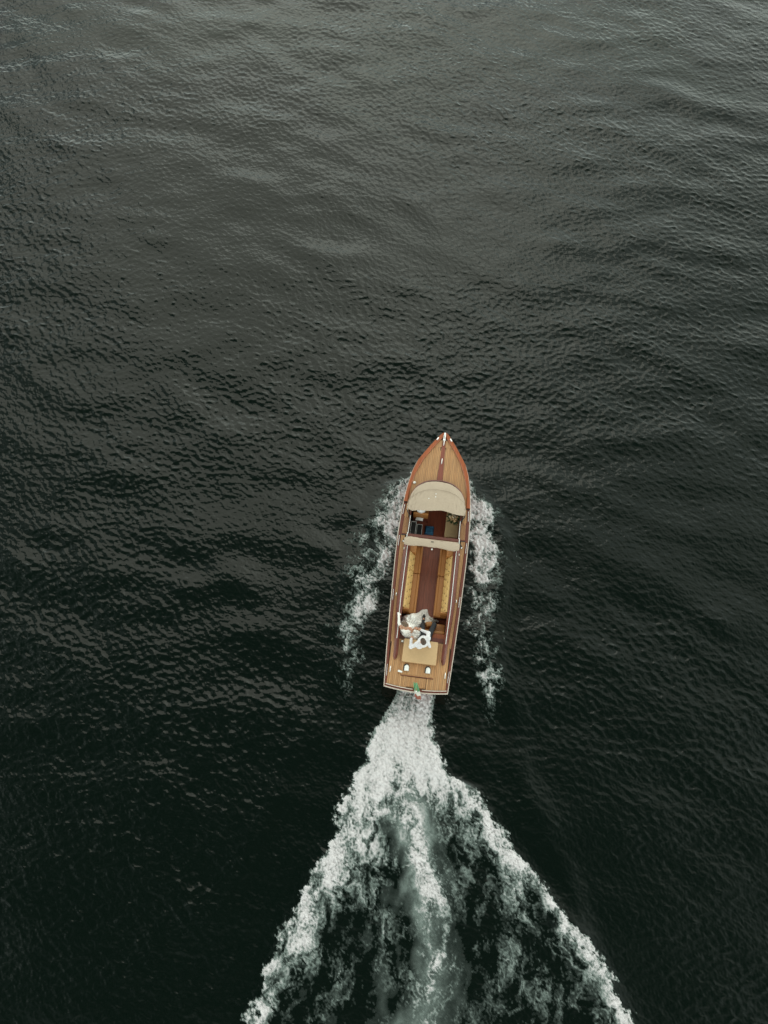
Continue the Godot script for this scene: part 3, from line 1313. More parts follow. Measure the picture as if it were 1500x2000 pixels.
func make_side_decks(boat: Node3D) -> void:
	for side in [-1, 1]:
		part("covering_board", strip(0.02, 6.58, 40, side, func(u): return half(u) - 0.112 + 0.02 * sstep(3.0, 0.0, u), func(u): return half(u) - 0.014, func(u): return sheer(u) + 0.012, func(u): return sheer(u) - 0.05, 0.012), mats.mahogany, boat)
		part("side_deck_bed", strip(1.45, 6.58, 30, side, func(u): return coaming_out(minf(u, 4.9)) - 0.03, func(u): return half(u) - 0.10, func(u): return sheer(u) + 0.0, func(u): return sheer(u) - 0.06), mats.caulk, boat)
		# three teak planks between covering board and coaming, in two lengths
		for span in [[1.5, 5.36], [6.04, 6.56]]:
			for k in 3:
				var lo := func(u): return lerpf(coaming_out(minf(u, 4.9)) + 0.003, half(u) - 0.116, k / 3.0) + 0.004
				var hi := func(u): return lerpf(coaming_out(minf(u, 4.9)) + 0.003, half(u) - 0.116, (k + 1) / 3.0) - 0.004
				part("deck_plank", strip(span[0], span[1], 24, side, lo, hi, func(u): return sheer(u) + 0.010, func(u): return sheer(u) - 0.02, 0.003), mats.teak[(k + span.size() + side + 1) % 4], boat)
		# long coaming, highest amidships and run out to a rounded end on the aft deck
		var rings := []
		for i in 41:
			var u: float = 0.897 + 0.16 * pow(i / 10.0, 2.0) if i < 10 else lerpf(1.057, 5.0, (i - 10) / 30.0)
			var a := coaming_in(u)
			var b := coaming_out(u)
			var t := coaming_top(u)
			var round_end := sqrt(clampf((u - 0.895) / 0.12, 0.0, 1.0))
			var mid := (a + b) * 0.5
			a = lerpf(mid, a, round_end)
			b = lerpf(mid, b, round_end)
			t = lerpf(sheer(u) + 0.02, t, sqrt(clampf((u - 0.895) / 0.03, 0.0, 1.0)))
			rings.append(PackedVector3Array([at(u, a * side, 0.12 if u > 1.66 else sheer(u) - 0.02), at(u, a * side, t - 0.02), at(u, lerpf(a, b, 0.10) * side, t), at(u, lerpf(a, b, 0.52) * side, t + 0.008), at(u, lerpf(a, b, 0.62) * side, t - 0.004), at(u, lerpf(a, b, 0.96) * side, lerpf(t, sheer(u), 0.45)), at(u, b * side, sheer(u) - 0.03)]))
		part("coaming", loft(rings, false), mats.mahogany, boat)
		part("coaming_cap", strip(1.05, 5.0, 36, side, func(u): return coaming_in(u) - 0.012, func(u): return lerpf(coaming_in(u), coaming_out(u), 0.42), func(u): return coaming_top(u) + 0.022, func(u): return coaming_top(u) - 0.015, 0.01), mats.mahogany, boat)
		# helm side: sill, step pad with slats in a frame
		part("side_sill", strip(4.98, 6.55, 10, side, func(_u): return 0.865, func(_u): return 0.905, func(u): return sheer(u) + 0.06, func(_u): return 0.12, 0.01), mats.mahogany, boat)
		part("pad_frame", strip(5.36, 6.04, 4, side, func(_u): return 0.905, func(u): return half(u) - 0.108, func(u): return sheer(u) + 0.016, func(u): return sheer(u) - 0.03, 0.006), mats.mahogany, boat)
		for k in 6:
			var lo := func(u): return lerpf(0.925, half(u) - 0.125, k / 6.0)
			var hi := func(u): return lerpf(0.925, half(u) - 0.125, (k + 1) / 6.0) - 0.012
			part("pad_slat", strip(5.40, 6.0, 4, side, lo, hi, func(u): return sheer(u) + 0.030, func(u): return sheer(u) - 0.0, 0.003), mats.teak[2 if k % 2 else 0], boat)
		part("pad_crosspiece", box_at(5.335, 5.36, 0.905 * side, (half(5.35) - 0.105) * side, sheer(5.3) - 0.01, sheer(5.3) + 0.022), mats.black, boat)


func make_cockpit(boat: Node3D) -> void:
	# floor of wide mahogany boards
	for k in 9:
		var v := -0.80 + k * 0.178
		part("floor_board", box(1.66, 7.2, v, v + 0.1765, 0.08, 0.15, 0.001), mats.floor, boat)
	for side in [-1, 1]:
		# bench: base, two seat cushions with a rolled front edge, sloping tufted back in two lengths
		part("bench_base", box_at(2.68, 5.18, 0.34 * side, 0.768 * side, 0.14, 0.36), mats.mahogany, boat)
		for span in [[2.645, 4.118], [4.126, 5.18]]:
			var long: float = span[1] - span[0]
			var mid: float = (span[0] + span[1]) * 0.5
			part("seat_cushion", cushion(Vector3(0.462, 0.17, long), 0.055, 0.012), mats.leather, boat, moved(at(mid, 0.533 * side, 0.43)))
			part("seat_roll", cushion(Vector3(0.10, 0.10, long - 0.01), 0.05), mats.leather, boat, moved(at(mid, 0.352 * side, 0.492)))
		for span in [[2.70, 4.118], [4.126, 4.735]]:
			var n := int(round((span[1] - span[0]) / 0.135))
			var spots := []
			for k in n:
				spots.append(Vector2((k + 0.5) / n, 0.34 if k % 2 else 0.72))
				if k % 2 == 0 and k > 0:
					spots.append(Vector2(float(k) / n, 0.10))
			var top := func(a: float, b: float) -> Vector3:
				var u := lerpf(span[0], span[1], a)
				var base := at(u, lerpf(0.54, 0.735, b) * side, lerpf(0.60, 0.99, b))
				var out := Vector3(-0.87 * side, 0.49, 0)
				var h := 0.035 * (1.0 - pow(absf(2 * b - 1), 6)) * (1.0 - pow(absf(2 * a - 1), 30))
				for s: Vector2 in spots:
					var d := Vector2((a - s.x) * (span[1] - span[0]), (b - s.y) * 0.44).length()
					h -= 0.032 * exp(-pow(d / 0.038, 2))
				return base + out * h
			var low := func(a: float, b: float) -> Vector3:
				return at(lerpf(span[0], span[1], a), lerpf(0.60, 0.762, b) * side, lerpf(0.52, 0.98, b))
			var back := part("backrest_cushion", slab(n * 5, 14, top, low), mats.tufted, boat)
			for s: Vector2 in spots:
				var p: Vector3 = top.call(s.x, s.y)
				part("button", ball(Vector3(0.026, 0.015, 0.026), 4, 8), mats.button, back, moved(p))
		# leather ends beyond the tufted backs
		for span in [[2.645, 2.695], [4.74, 5.18]]:
			part("bench_end", cushion(Vector3(0.235, 0.40, span[1] - span[0]), 0.03), mats.leather, boat, moved(at((span[0] + span[1]) * 0.5, 0.645 * side, 0.71)))
	# thwartship seat aft: base, seat and rolled back; two mahogany ledges climb to the sun pad
	part("aft_seat_base", box(1.95, 2.40, -0.755, 0.755, 0.14, 0.36, 0.006), mats.mahogany, boat)
	part("aft_seat_cushion", cushion(Vector3(1.50, 0.16, 0.42), 0.055, 0.01), mats.leather, boat, moved(at(2.20, 0.0, 0.42)))
	part("aft_backrest", cushion(Vector3(1.50, 0.28, 0.13), 0.06), mats.leather, boat, moved(at(2.03, 0.0, 0.60)))
	part("aft_ledge", box(1.80, 1.97, -0.76, 0.76, 0.14, 0.735, 0.008), mats.varnish, boat)
	part("aft_ledge", box(1.645, 1.80, -0.76, 0.76, 0.14, 0.80, 0.008), mats.mahogany, boat)


func make_helm(boat: Node3D) -> void:
	# bulkhead with a bright beam between helm and saloon
	part("bulkhead_beam", box(5.215, 5.315, -0.905, 0.905, 1.05, 1.15, 0.012), mats.mahogany, boat)
	for side in [-1, 1]:
		part("bulkhead_panel", box_at(5.19, 5.23, 0.34 * side, 0.86 * side, 0.14, 1.05), mats.mahogany, boat)
	# pale bench to starboard
	part("helm_bench_base", box(5.62, 6.85, 0.40, 0.862, 0.14, 0.45, 0.006), mats.mahogany, boat)
	part("helm_bench_cushion", cushion(Vector3(0.48, 0.12, 1.22), 0.03, 0.008), mats.cream_seat, boat, moved(at(6.24, 0.625, 0.505)))
	# skipper's seat to port, and two dark lockers with white edges
	part("helm_seat_base", box(6.28, 6.62, -0.80, -0.26, 0.14, 0.50, 0.006), mats.mahogany, boat)
	part("helm_seat_cushion", cushion(Vector3(0.54, 0.12, 0.36), 0.05), mats.leather, boat, moved(at(6.45, -0.53, 0.55)))
	part("helm_seat_back", cushion(Vector3(0.54, 0.36, 0.09), 0.04), mats.leather, boat, moved(at(6.27, -0.53, 0.72)))
	part("dashboard", box(6.88, 7.02, -0.86, 0.86, 0.14, 1.02, 0.01), mats.mahogany, boat)
	part("wheel_shaft", tube([at(6.90, -0.53, 0.85), at(6.80, -0.53, 0.90)], 0.015), mats.chrome, boat)
	var hoop := []
	for i in 25:
		var a := TAU * i / 24.0
		hoop.append(at(6.79 - 0.05 * sin(a), -0.53 + 0.18 * cos(a), 0.90 + 0.17 * sin(a)))
	part("steering_wheel", tube(hoop, 0.013, 6), mats.white_trim, boat)
	for k in 2:
		var u0: float = [5.56, 5.66][k]
		var u1 := 6.05
		var v0: float = [-0.84, -0.62][k]
		var v1 := v0 + 0.20
		var y: float = [0.60, 0.42][k]
		var locker := part("locker", box(u0, u1, v0, v1, 0.14, y, 0.006), mats.black, boat)
		for e in [[u0, u1, v0, v0 + 0.018], [u0, u1, v1 - 0.018, v1], [u1 - 0.018, u1, v0 + 0.018, v1 - 0.018]]:
			part("white_edge", box(e[0], e[1], e[2], e[3], y - 0.002, y + 0.012, 0.003), mats.frame_white, locker)


func make_canvas(boat: Node3D) -> void:
	var crease := noise(81, 2.2, 3)
	var fold := noise(82, 6.0, 2)
	# folding top over the helm: from the windscreen arch up to a bow, then back to a hem that sags between its frame ends
	var top := func(a: float, b: float) -> Vector3:
		var t := lerpf(-1.0, 1.0, a)
		var v := 1.035 * sin(t * 1.5) / sin(1.5)
		var side := absf(v) / 1.035
		var front := Vector2(6.62 + 0.87 * pow(maxf(1.0 - pow(side, 2.2), 0.0), 0.5), v * 0.955)
		var sag := 0.030 * sin(t * 5.1 + 0.6) + 0.022 * sin(t * 11.0)
		var rear_u := 6.08 + 0.20 * pow(side, 6) + sag * (1.0 - pow(side, 8))
		var rear_y := 1.60 - 0.44 * pow(side, 3.2) - 0.03 * (0.5 + 0.5 * sin(t * 9.0))
		var u := lerpf(front.x, rear_u, b)
		var w := lerpf(front.y, v, sstep(0.0, 0.6, b))
		var foot := sheer(6.9) + 0.115
		# steep front to the bow (about 40 per cent), nearly level behind it
		var bow := 0.42
		var rise := sin(minf(b / bow, 1.0) * PI * 0.5)
		var lift := lerpf(foot, rear_y + 0.02 * sin(clampf((b - bow) / (1 - bow), 0, 1) * PI), pow(rise, 0.85))
		lift += 0.022 * crease.get_noise_2d(u * 1.2, w) + 0.020 * exp(-pow((b - bow) / 0.018, 2)) * (1.0 - side * side)
		lift += 0.034 * fold.get_noise_2d(t * 2.2, b * 0.4) * (0.3 + side) * sstep(0.0, 0.2, b)
		return at(u, w, lift)
	var low := func(a: float, b: float) -> Vector3:
		return top.call(a, b) - Vector3(0, 0.012, 0)
	part("canvas_top", slab(72, 40, top, low), mats.canvas, boat)
	var piping := []
	for i in 49:
		piping.append(top.call(lerpf(0.05, 0.95, i / 48.0), 0.42) + Vector3(0, 0.004, 0))
	part("canvas_seam", tube(piping, 0.009, 6), mats.canvas, boat)
	for side in [-1, 1]:
		part("top_frame", tube([at(6.20, 0.90 * side, 0.92), at(6.22, 1.0 * side, 1.10), at(6.27, 1.02 * side, 1.13)], 0.012), mats.chrome, boat)
		part("top_strut", tube([at(6.02, 0.88 * side, 0.95), at(6.14, 0.97 * side, 1.08), at(6.24, 1.03 * side, 1.16)], 0.016), mats.black, boat)
	for p in [[6.74, -0.05], [6.62, -0.10], [6.53, -0.28]]:  # spots of light on the canvas, modelled as small white discs
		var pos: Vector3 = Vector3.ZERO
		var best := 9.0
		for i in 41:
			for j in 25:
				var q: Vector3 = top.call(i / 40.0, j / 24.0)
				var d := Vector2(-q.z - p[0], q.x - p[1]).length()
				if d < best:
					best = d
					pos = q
		part("light_spot", ball(Vector3(0.020, 0.008, 0.020), 5, 10), mats.white, boat, moved(pos + Vector3(0, 0.004, 0)))
	# saloon top rolled up behind the beam
	var rings := []
	for i in 61:
		var t := i / 60.0
		var v := lerpf(-0.975, 0.925, t)
		var ring := PackedVector3Array()
		var swell := 0.94 + 0.10 * sin(t * 7.0 + 1.0) + 0.05 * sin(t * 17.0)
		var endr := 1.0 - 0.30 * pow(absf(2 * t - 1), 10)
		for k in 28:
			var a := TAU * k / 28.0
			var r := 1.0 + 0.10 * fold.get_noise_2d(v * 1.1 + cos(a) * 0.25, a * 0.35 + v * 0.6) + 0.06 * crease.get_noise_2d(v * 3.0, sin(a) * 0.8)
			r *= swell * endr
			ring.append(at(4.93 + 0.015 * sin(t * 5.0) + cos(a) * 0.150 * r, v, 1.36 + sin(a) * 0.125 * r))
		rings.append(ring)
	var roll := part("rolled_canvas", loft(rings), mats.canvas, boat)
	part("hem_tape", strip(5.045, 5.075, 1, 1, func(_u): return -0.90, func(_u): return 0.88, func(_u): return 1.40, func(_u): return 1.36, 0.004), mats.canvas, roll)
	for k in 2:
		part("embroidery", box(4.935, 4.965, -0.045 + k * 0.042, -0.013 + k * 0.042, 1.475, 1.492, 0.003), mats.ink, roll)
	part("cabin_lamp", ball(Vector3(0.032, 0.025, 0.032)), mats.white, boat, moved(at(4.77, 0.0, 1.26)))
	part("lamp_stem", tube([at(4.77, 0.0, 1.26), at(4.84, 0.0, 1.28)], 0.012, 6), mats.chrome, boat)
	for side in [-1, 1]:
		part("roll_bracket", tube([at(5.24, 0.86 * side, 1.10), at(5.14, 0.99 * side, 1.02), at(5.08, 1.04 * side, 0.92)], 0.016), mats.black, boat)
		part("roll_bracket", tube([at(5.20, 0.86 * side, 1.14), at(5.05, 0.98 * side, 1.18), at(4.95, 0.99 * side, 1.30)], 0.014), mats.black, boat)
		part("bracket_foot", tube([at(4.83, 0.95 * side, 1.02), at(4.76, 0.95 * side, 1.02)], 0.022), mats.white_trim, boat)
		part("bracket_foot", ball(Vector3(0.03, 0.03, 0.03)), mats.chrome, boat, moved(at(4.98, 1.0 * side, 1.2)))


func make_aft_deck(boat: Node3D) -> void:
	var bed := PackedVector2Array()
	for i in 13:
		var v := lerpf(-0.95, 0.95, i / 12.0)
		bed.append(Vector2(transom(v) + 0.05, v))
	bed.append_array([Vector2(1.5, 0.99), Vector2(1.655, 0.90), Vector2(1.655, -0.90), Vector2(1.5, -0.99)])
	part("aft_deck_bed", sheer_plate(bed, -0.06, 0.0), mats.caulk, boat)
	# long planks fore and aft
	var pitch := 0.058
	for i in 33:
		var a := -0.957 + i * pitch
		var b := a + pitch - 0.0055
		var u1 := 1.62
		if maxf(absf(a), absf(b)) > 0.915:
			u1 = 1.52
		var wide := minf(absf(a), absf(b))
		if wide < 0.54:
			u1 = 0.92
		var u0 := maxf(transom(a), transom(b)) + 0.075
		if wide < 0.30:
			u0 = 0.42
		part("deck_plank", sheer_plate(PackedVector2Array([Vector2(u0, a), Vector2(u1, a), Vector2(u1, b), Vector2(u0, b)]), -0.02, 0.012), mats.teak[(i * 5 + i / 3) % 4], boat)
	# sun pad
	part("sun_pad_base", box(0.865, 1.64, -0.545, 0.545, 0.78, 0.86, 0.006), mats.mahogany, boat)
	part("sun_pad", cushion(Vector3(1.12, 0.10, 0.775), 0.022, 0.008), mats.pad, boat, moved(at(1.232, 0.0, 0.905)))
	# hatch platform with a centre panel and two vents
	var hatch := part("hatch", box(0.42, 0.862, -0.535, 0.515, 0.79, 0.835, 0.006), mats.teak[2], boat)
	for i in 18:
		var v := -0.527 + i * 0.0575
		if absf(v + 0.026) > 0.16 and absf(v + 0.026) < 0.21:
			continue
		part("slat", box(0.455, 0.855, v, v + 0.047, 0.834, 0.846, 0.003), mats.teak[(i * 3 + 1) % 4], hatch)
	part("hatch_lip", box(0.404, 0.42, -0.545, 0.525, 0.79, 0.842, 0.004), mats.mahogany, boat)
	# lower hatch by the transom
	var low := part("hatch", box(0.055, 0.395, -0.345, 0.300, 0.79, 0.818, 0.005), mats.teak[2], boat)
	for i in 11:
		var v := -0.325 + i * 0.0555
		part("slat", box(0.075, 0.375, v, v + 0.045, 0.817, 0.828, 0.003), mats.teak[(i * 7) % 4], low)
	# arched vents: dark rim and pale shell
	for v: float in [-0.372, 0.328]:
		var rim := PackedVector2Array()
		var shell := PackedVector2Array()
		for k in 13:
			var a := PI * k / 12.0
			rim.append(Vector2(0.695 + 0.105 * sin(a), v + 0.095 * cos(a) - 0.012))
			shell.append(Vector2(0.675 + 0.088 * sin(a) * (0.86 if k == 5 else 1.0), v + 0.072 * cos(a)))
		rim.append_array([Vector2(0.575, v - 0.107), Vector2(0.575, v + 0.083)])
		shell.append_array([Vector2(0.56, v - 0.072), Vector2(0.56, v + 0.072)])
		var vent := part("vent", plate(rim, 0.84, 0.866), mats.black, boat)
		var dome := func(a: float, b: float) -> Vector3:
			var x := lerpf(-1.0, 1.0, a)
			var w := 0.072 * (1.0 if b < 0.55 else sqrt(maxf(1.0 - pow((b - 0.55) / 0.45, 2), 0.02)))
			return at(lerpf(0.56, 0.765, b), v + x * w, 0.872 + 0.05 * (1.0 - x * x) * sqrt(maxf(1.0 - pow(b, 3), 0.0)))
		var under := func(a: float, b: float) -> Vector3:
			var p: Vector3 = dome.call(a, b)
			return Vector3(p.x, 0.862, p.z)
		part("vent_shell", slab(10, 10, dome, under), mats.white, vent)
	# stern rail: two pale bars with the timber bare between them
	for side in [-1, 1]:
		var path := []
		for k in 9:
			var v: float = lerpf(0.10 if side < 0 else 0.20, 0.985, k / 8.0) * side
			path.append(at(transom(v) + 0.045, v, sheer(0) + 0.045))
		part("stern_bar", tube(path, 0.014, 8), mats.white_trim, boat)
	var rings := []
	for k in 25:
		var v := lerpf(-1.0, 1.0, k / 24.0)
		var u := transom(v)
		rings.append(PackedVector3Array([at(u - 0.012, v, 0.73), at(u - 0.012, v, 0.808), at(u + 0.07, v, 0.814), at(u + 0.07, v, 0.73)]))
	part("transom_board", loft(rings, false), mats.mahogany, boat)
	rings = []
	for k in 25:
		var v := lerpf(-1.04, 1.04, k / 24.0)
		var u := transom(v) - 0.013
		rings.append(PackedVector3Array([at(u - 0.028, v, 0.745), at(u - 0.028, v, 0.795), at(u, v, 0.80), at(u, v, 0.74)]))
	part("rub_rail", loft(rings, false), mats.white_trim, boat)


func make_fittings(boat: Node3D) -> void:
	# hand rails on stanchions along the coamings
	for side in [-1, 1]:
		var path := []
		for k in 25:
			var u := lerpf(1.57, 4.86, k / 24.0)
			path.append(at(u, (lerpf(0.805, 0.845, sstep(1.5, 3.0, u))) * side, coaming_top(u) + 0.075))
		var rail := part("hand_rail", tube(path, 0.010, 8), mats.white, boat)
		for k in 6:
			var p: Vector3 = path[k * 24 / 5]
			part("stanchion", tube([p, p - Vector3(0, 0.08, 0)], 0.009, 6), mats.chrome, rail)
		part("hand_rail", tube([at(5.30, 0.885 * side, 1.02), at(5.34, 0.885 * side, 1.06), at(6.02, 0.875 * side, 1.08), at(6.06, 0.875 * side, 1.03)], 0.011, 8), mats.white, boat)
		part("hand_rail", tube([at(5.02, 0.91 * side, 1.10), at(5.05, 0.91 * side, 1.20), at(5.30, 0.90 * side, 1.24), at(5.34, 0.90 * side, 1.12)], 0.013, 8), mats.white, boat)
		# bright strips let into the covering board
		for u: float in [0.53, 3.13, 5.11, 6.31]:
			part("trim_strip", strip(u - 0.19, u + 0.19, 4, side, func(x): return half(x) - 0.072, func(x): return half(x) - 0.050, func(x): return sheer(x) + 0.022, func(x): return sheer(x), 0.004), mats.chrome, boat)
		# cleats: base and a horn
		for c in [[0.56, 0.895, 0.10], [3.14, 1.015, 0.05]]:
			cleat(boat, at(c[0], c[1] * side, sheer(c[0]) + 0.012), c[2])
		# fairleads on the bow rails
		part("fairlead", cushion(Vector3(0.05, 0.04, 0.13), 0.018), mats.chrome, boat, moved(at(9.19, 0.245 * side, sheer(9.2) + 0.085), 0.55 * side))
	# stem head fitting and the two cleats on the king plank
	part("bow_roller", tube([at(9.22, 0.0, 1.19), at(9.34, 0.0, 1.235), at(9.45, 0.0, 1.24)], [0.035, 0.045, 0.03], 10), mats.chrome, boat)
	part("bow_roller", cushion(Vector3(0.10, 0.03, 0.26), 0.014), mats.chrome, boat, moved(at(9.28, 0.0, 1.165)))
	cleat(boat, at(9.05, 0.0, sheer(9.05) + 0.026), 0.11)
	cleat(boat, at(8.32, 0.0, sheer(8.32) + 0.026), 0.115)
	# port navigation light and small lamps aft
	part("navigation_light", ball(Vector3(0.052, 0.05, 0.045)), mats.white, boat, moved(at(7.37, -0.885, sheer(7.4) + 0.04)))
	part("deck_light", tube([at(0.53, -0.64, 0.865), at(0.52, -0.58, 0.87), at(0.505, -0.50, 0.865)], [0.030, 0.036, 0.026], 10), mats.white, boat)
	part("deck_light", cushion(Vector3(0.085, 0.06, 0.07), 0.025), mats.white, boat, moved(at(1.54, -0.615, 0.85)))


func cleat(boat: Node3D, where: Vector3, long: float) -> void:
	var c := part("cleat", cushion(Vector3(0.035, 0.03, long * 0.9), 0.012), mats.chrome, boat, moved(where + Vector3(0, 0.012, 0)))
	part("horn", tube([Vector3(0, 0.022, -long), Vector3(0, 0.034, -long * 0.4), Vector3(0, 0.034, long * 0.4), Vector3(0, 0.022, long)], [0.010, 0.016, 0.016, 0.010], 8), mats.chrome, c)


# ---------------------------------------------------------------- things aboard
func make_things_aboard() -> void:
	# ensign on a raked staff, its cloth hanging over the transom
	var flag := thing("ensign_flag", "green, white and red flag on a short staff drooping over the transom", "flag", null, null, boat_place)
	part("staff", tube([at(0.18, -0.03, 0.82), at(0.02, 0.0, 1.02), at(-0.16, 0.03, 1.24)], 0.012, 8), mats.varnish, flag)
	part("finial", ball(Vector3(0.02, 0.02, 0.02)), mats.chrome, flag, moved(at(-0.165, 0.031, 1.25)))
	var line: Array[Vector3] = [at(0.17, -0.035, 1.0), at(0.05, -0.01, 1.07), at(-0.05, 0.02, 1.08), at(-0.13, 0.06, 1.02), at(-0.19, 0.085, 0.90), at(-0.225, 0.10, 0.74), at(-0.235, 0.10, 0.60)]
	var ripple := noise(91, 3.0, 2)
	for s in 3:
		var lo: float = [0.0, 0.46, 0.68][s]
		var hi: float = [0.46, 0.68, 1.0][s]
		var top := func(a: float, b: float) -> Vector3:
			var t := lerpf(lo, hi, b) * (line.size() - 1.001)
			var i := int(t)
			var p: Vector3 = line[i].lerp(line[i + 1], t - i)
			var x := lerpf(-1.0, 1.0, a)
			var w := lerpf(0.075, 0.105, sstep(0.0, 5.0, t)) * (0.75 + 0.25 * sstep(0.0, 0.8, t))
			return p + Vector3(x * w, 0.022 * sin(x * 5.0 + t * 1.1) + 0.02 * ripple.get_noise_2d(x * 0.4, t * 0.3), 0.020 * cos(x * 4.0) + 0.04 * x * sstep(2.0, 5.0, t))
		var low := func(a: float, b: float) -> Vector3:
			return top.call(a, b) - Vector3(0, 0.004, -0.003)
		var m: Material = [mats.green, mats.flag_white, mats.red][s]
		part(["green_stripe", "white_stripe", "red_stripe"][s], slab(14, 10, top, low), m, flag)
	# bouquet on the pale bench
	var bouquet := thing("bouquet", "bouquet of peach and cream roses with green leaves on the pale helm bench", "bouquet", null, null, boat_place)
	var rng := RandomNumberGenerator.new()
	rng.seed = 5
	var petals := rose_mesh()
	var leafs := leaf_mesh()
	for k in 11:
		var a := TAU * k * 0.381966
		var r := 0.052 * sqrt(float(k))
		var s := rng.randf_range(0.8, 1.25)
		part("rose", petals, mats.rose if k % 3 else mats.cream_rose, bouquet, Transform3D(Basis(Vector3.UP, a).scaled(Vector3.ONE * s), at(6.36 + r * sin(a) * 0.8, 0.645 + r * cos(a) * 0.95, 0.665 - r * 0.25)))
	for k in 46:
		var a := rng.randf() * TAU
		var r := rng.randf_range(0.10, 0.215)
		var tilt := Basis(Vector3.UP, a) * Basis(Vector3.FORWARD, rng.randf_range(-0.6, 0.3)) * Basis(Vector3.RIGHT, rng.randf_range(-0.5, 0.5))
		part("leaf", leafs, mats.leaf, bouquet, Transform3D(tilt.scaled(Vector3.ONE * rng.randf_range(0.8, 1.4)), at(6.34 + r * sin(a) * 0.75, 0.64 + r * cos(a) * 0.95, 0.645 - rng.randf() * 0.05)))
	# papers and shelf stay near the skipper
	var sheet := func(a: float, b: float) -> Vector3:
		return at(lerpf(6.09, 6.20, b), lerpf(-0.70, -0.44, a) + 0.02 * b, 0.63 + 0.025 * sin(a * 3.0) + 0.01 * b)
	thing("paper_sheet", "white sheet of paper lying behind the skipper's seat", "paper", slab(8, 4, sheet, func(a, b): return sheet.call(a, b) - Vector3(0, 0.004, 0)), mats.white, boat_place)
	var crumple := noise(95, 5.0, 3)
	var towel := func(a: float, b: float) -> Vector3:
		var e := minf(minf(a, 1 - a), minf(b, 1 - b))
		return at(lerpf(5.80, 6.13, b), lerpf(-0.32, 0.0, a), 0.17 + 0.10 * sqrt(clampf(e / 0.12, 0.0, 1.0)) + 0.03 * crumple.get_noise_2d(a * 0.5, b))
	thing("folded_towel", "blue folded towel on the dark floor of the helm", "towel", slab(16, 16, towel, func(a, b): return Vector3(towel.call(a, b).x, 0.152, towel.call(a, b).z)), mats.blue, boat_place)
	thing("leather_bag", "small tan leather bag on the aft seat beside the bride's skirt", "bag", cushion(Vector3(0.24, 0.14, 0.20), 0.06, 0.02), mats.leather, boat_place * moved(at(2.30, 0.20, 0.585), 0.3))


func rose_mesh() -> ArrayMesh:
	var n := noise(97, 16.0, 2)
	var rings := []
	for j in 9:
		var a := PI * clampf(j / 8.0, 0.03, 0.97)
		var ring := PackedVector3Array()
		for i in 14:
			var b := TAU * i / 14.0
			var d := Vector3(sin(a) * cos(b), cos(a) * 0.8, sin(a) * sin(b))
			var r := 0.042 * (1.0 + 0.16 * sin(b * 5.0 + a * 5.0) * sin(a) + 0.2 * n.get_noise_3dv(d * 0.06))
			ring.append(d * r)
		rings.append(ring)
	return loft(rings)


func leaf_mesh() -> ArrayMesh:
	var top := func(a: float, b: float) -> Vector3:
		var w := 0.022 * sin(PI * pow(lerpf(0.03, 0.97, b), 0.8))
		var x := lerpf(-1.0, 1.0, a)
		return Vector3(lerpf(0.0, 0.09, b), 0.010 * absf(x) - 0.25 * pow(b * 0.09, 1.4), x * w)
	return slab(4, 6, top, func(a, b): return top.call(a, b) - Vector3(0, 0.002, 0))


# ---------------------------------------------------------------- people
# palm, four fingers and a thumb: bones from the wrist; ahead and across are unit vectors, curl bends the fingers down
func hand(wrist: Vector3, ahead: Vector3, across: Vector3, down: Vector3, curl: float, thumb_side: float, scale := 1.0) -> Array:
	var out := []
	var s := scale
	var knuckle := wrist + ahead * 0.085 * s
	out.append([wrist, wrist + ahead * 0.03 * s, 0.026 * s, 0.027 * s])
	for k in 4:
		var x := (k - 1.5) * 0.021 * s
		var root := knuckle + across * x
		out.append([wrist + across * x * 0.6 + ahead * 0.01, root, 0.017 * s, 0.014 * s])
		var l: float = [0.036, 0.042, 0.039, 0.030][k] * s
		var d1 := (ahead * cos(curl * 0.6) + down * sin(curl * 0.6)).normalized()
		var d2 := (ahead * cos(curl * 1.5) + down * sin(curl * 1.5)).normalized()
		out.append([root, root + d1 * l, 0.0105 * s, 0.0095 * s])
		out.append([root + d1 * l, root + d1 * l + d2 * l * 0.9, 0.0095 * s, 0.008 * s])
	var t0 := wrist + ahead * 0.028 * s + across * thumb_side * 0.030 * s
	var t1 := t0 + (ahead * 0.7 + across * thumb_side * 0.7 + down * 0.3).normalized() * 0.038 * s
	out.append([t0, t1, 0.014 * s, 0.0115 * s])
	out.append([t1, t1 + (ahead + across * thumb_side * 0.15 + down * 0.5).normalized() * 0.030 * s, 0.0115 * s, 0.009 * s])
	return out


# skull, jaw, nose, brow and ears; face and up are unit vectors
func head(c: Vector3, face: Vector3, up: Vector3) -> Array:
	var side := face.cross(up).normalized()
	return [
		[c + up * 0.025 - face * 0.018, c + up * 0.02 + face * 0.018, 0.088, 0.082],
		[c - up * 0.01 + face * 0.02, c - up * 0.062 + face * 0.042, 0.068, 0.046],
		[c - up * 0.085 + face * 0.060, c - up * 0.085 + face * 0.062, 0.024, 0.022],
		[c + up * 0.005 + face * 0.093, c - up * 0.028 + face * 0.112, 0.010, 0.013],
		[c + up * 0.022 + face * 0.084 + side * 0.03, c + up * 0.022 + face * 0.084 - side * 0.03, 0.013, 0.013],
		[c - up * 0.056 + face * 0.088 + side * 0.012, c - up * 0.056 + face * 0.088 - side * 0.012, 0.008, 0.008],
		[c + side * 0.083 + up * 0.012, c + side * 0.085 - up * 0.02 + face * 0.008, 0.014, 0.011],
		[c - side * 0.083 + up * 0.012, c - side * 0.085 - up * 0.02 + face * 0.008, 0.014, 0.011],
	]


func eyes(p: Node3D, c: Vector3, face: Vector3, up: Vector3) -> void:
	var side := face.cross(up).normalized()
	for s in [-1, 1]:
		part("eye", ball(Vector3(0.011, 0.008, 0.011), 5, 8), mats.eye, p, moved(c + face * 0.084 + up * 0.004 + side * 0.031 * s))


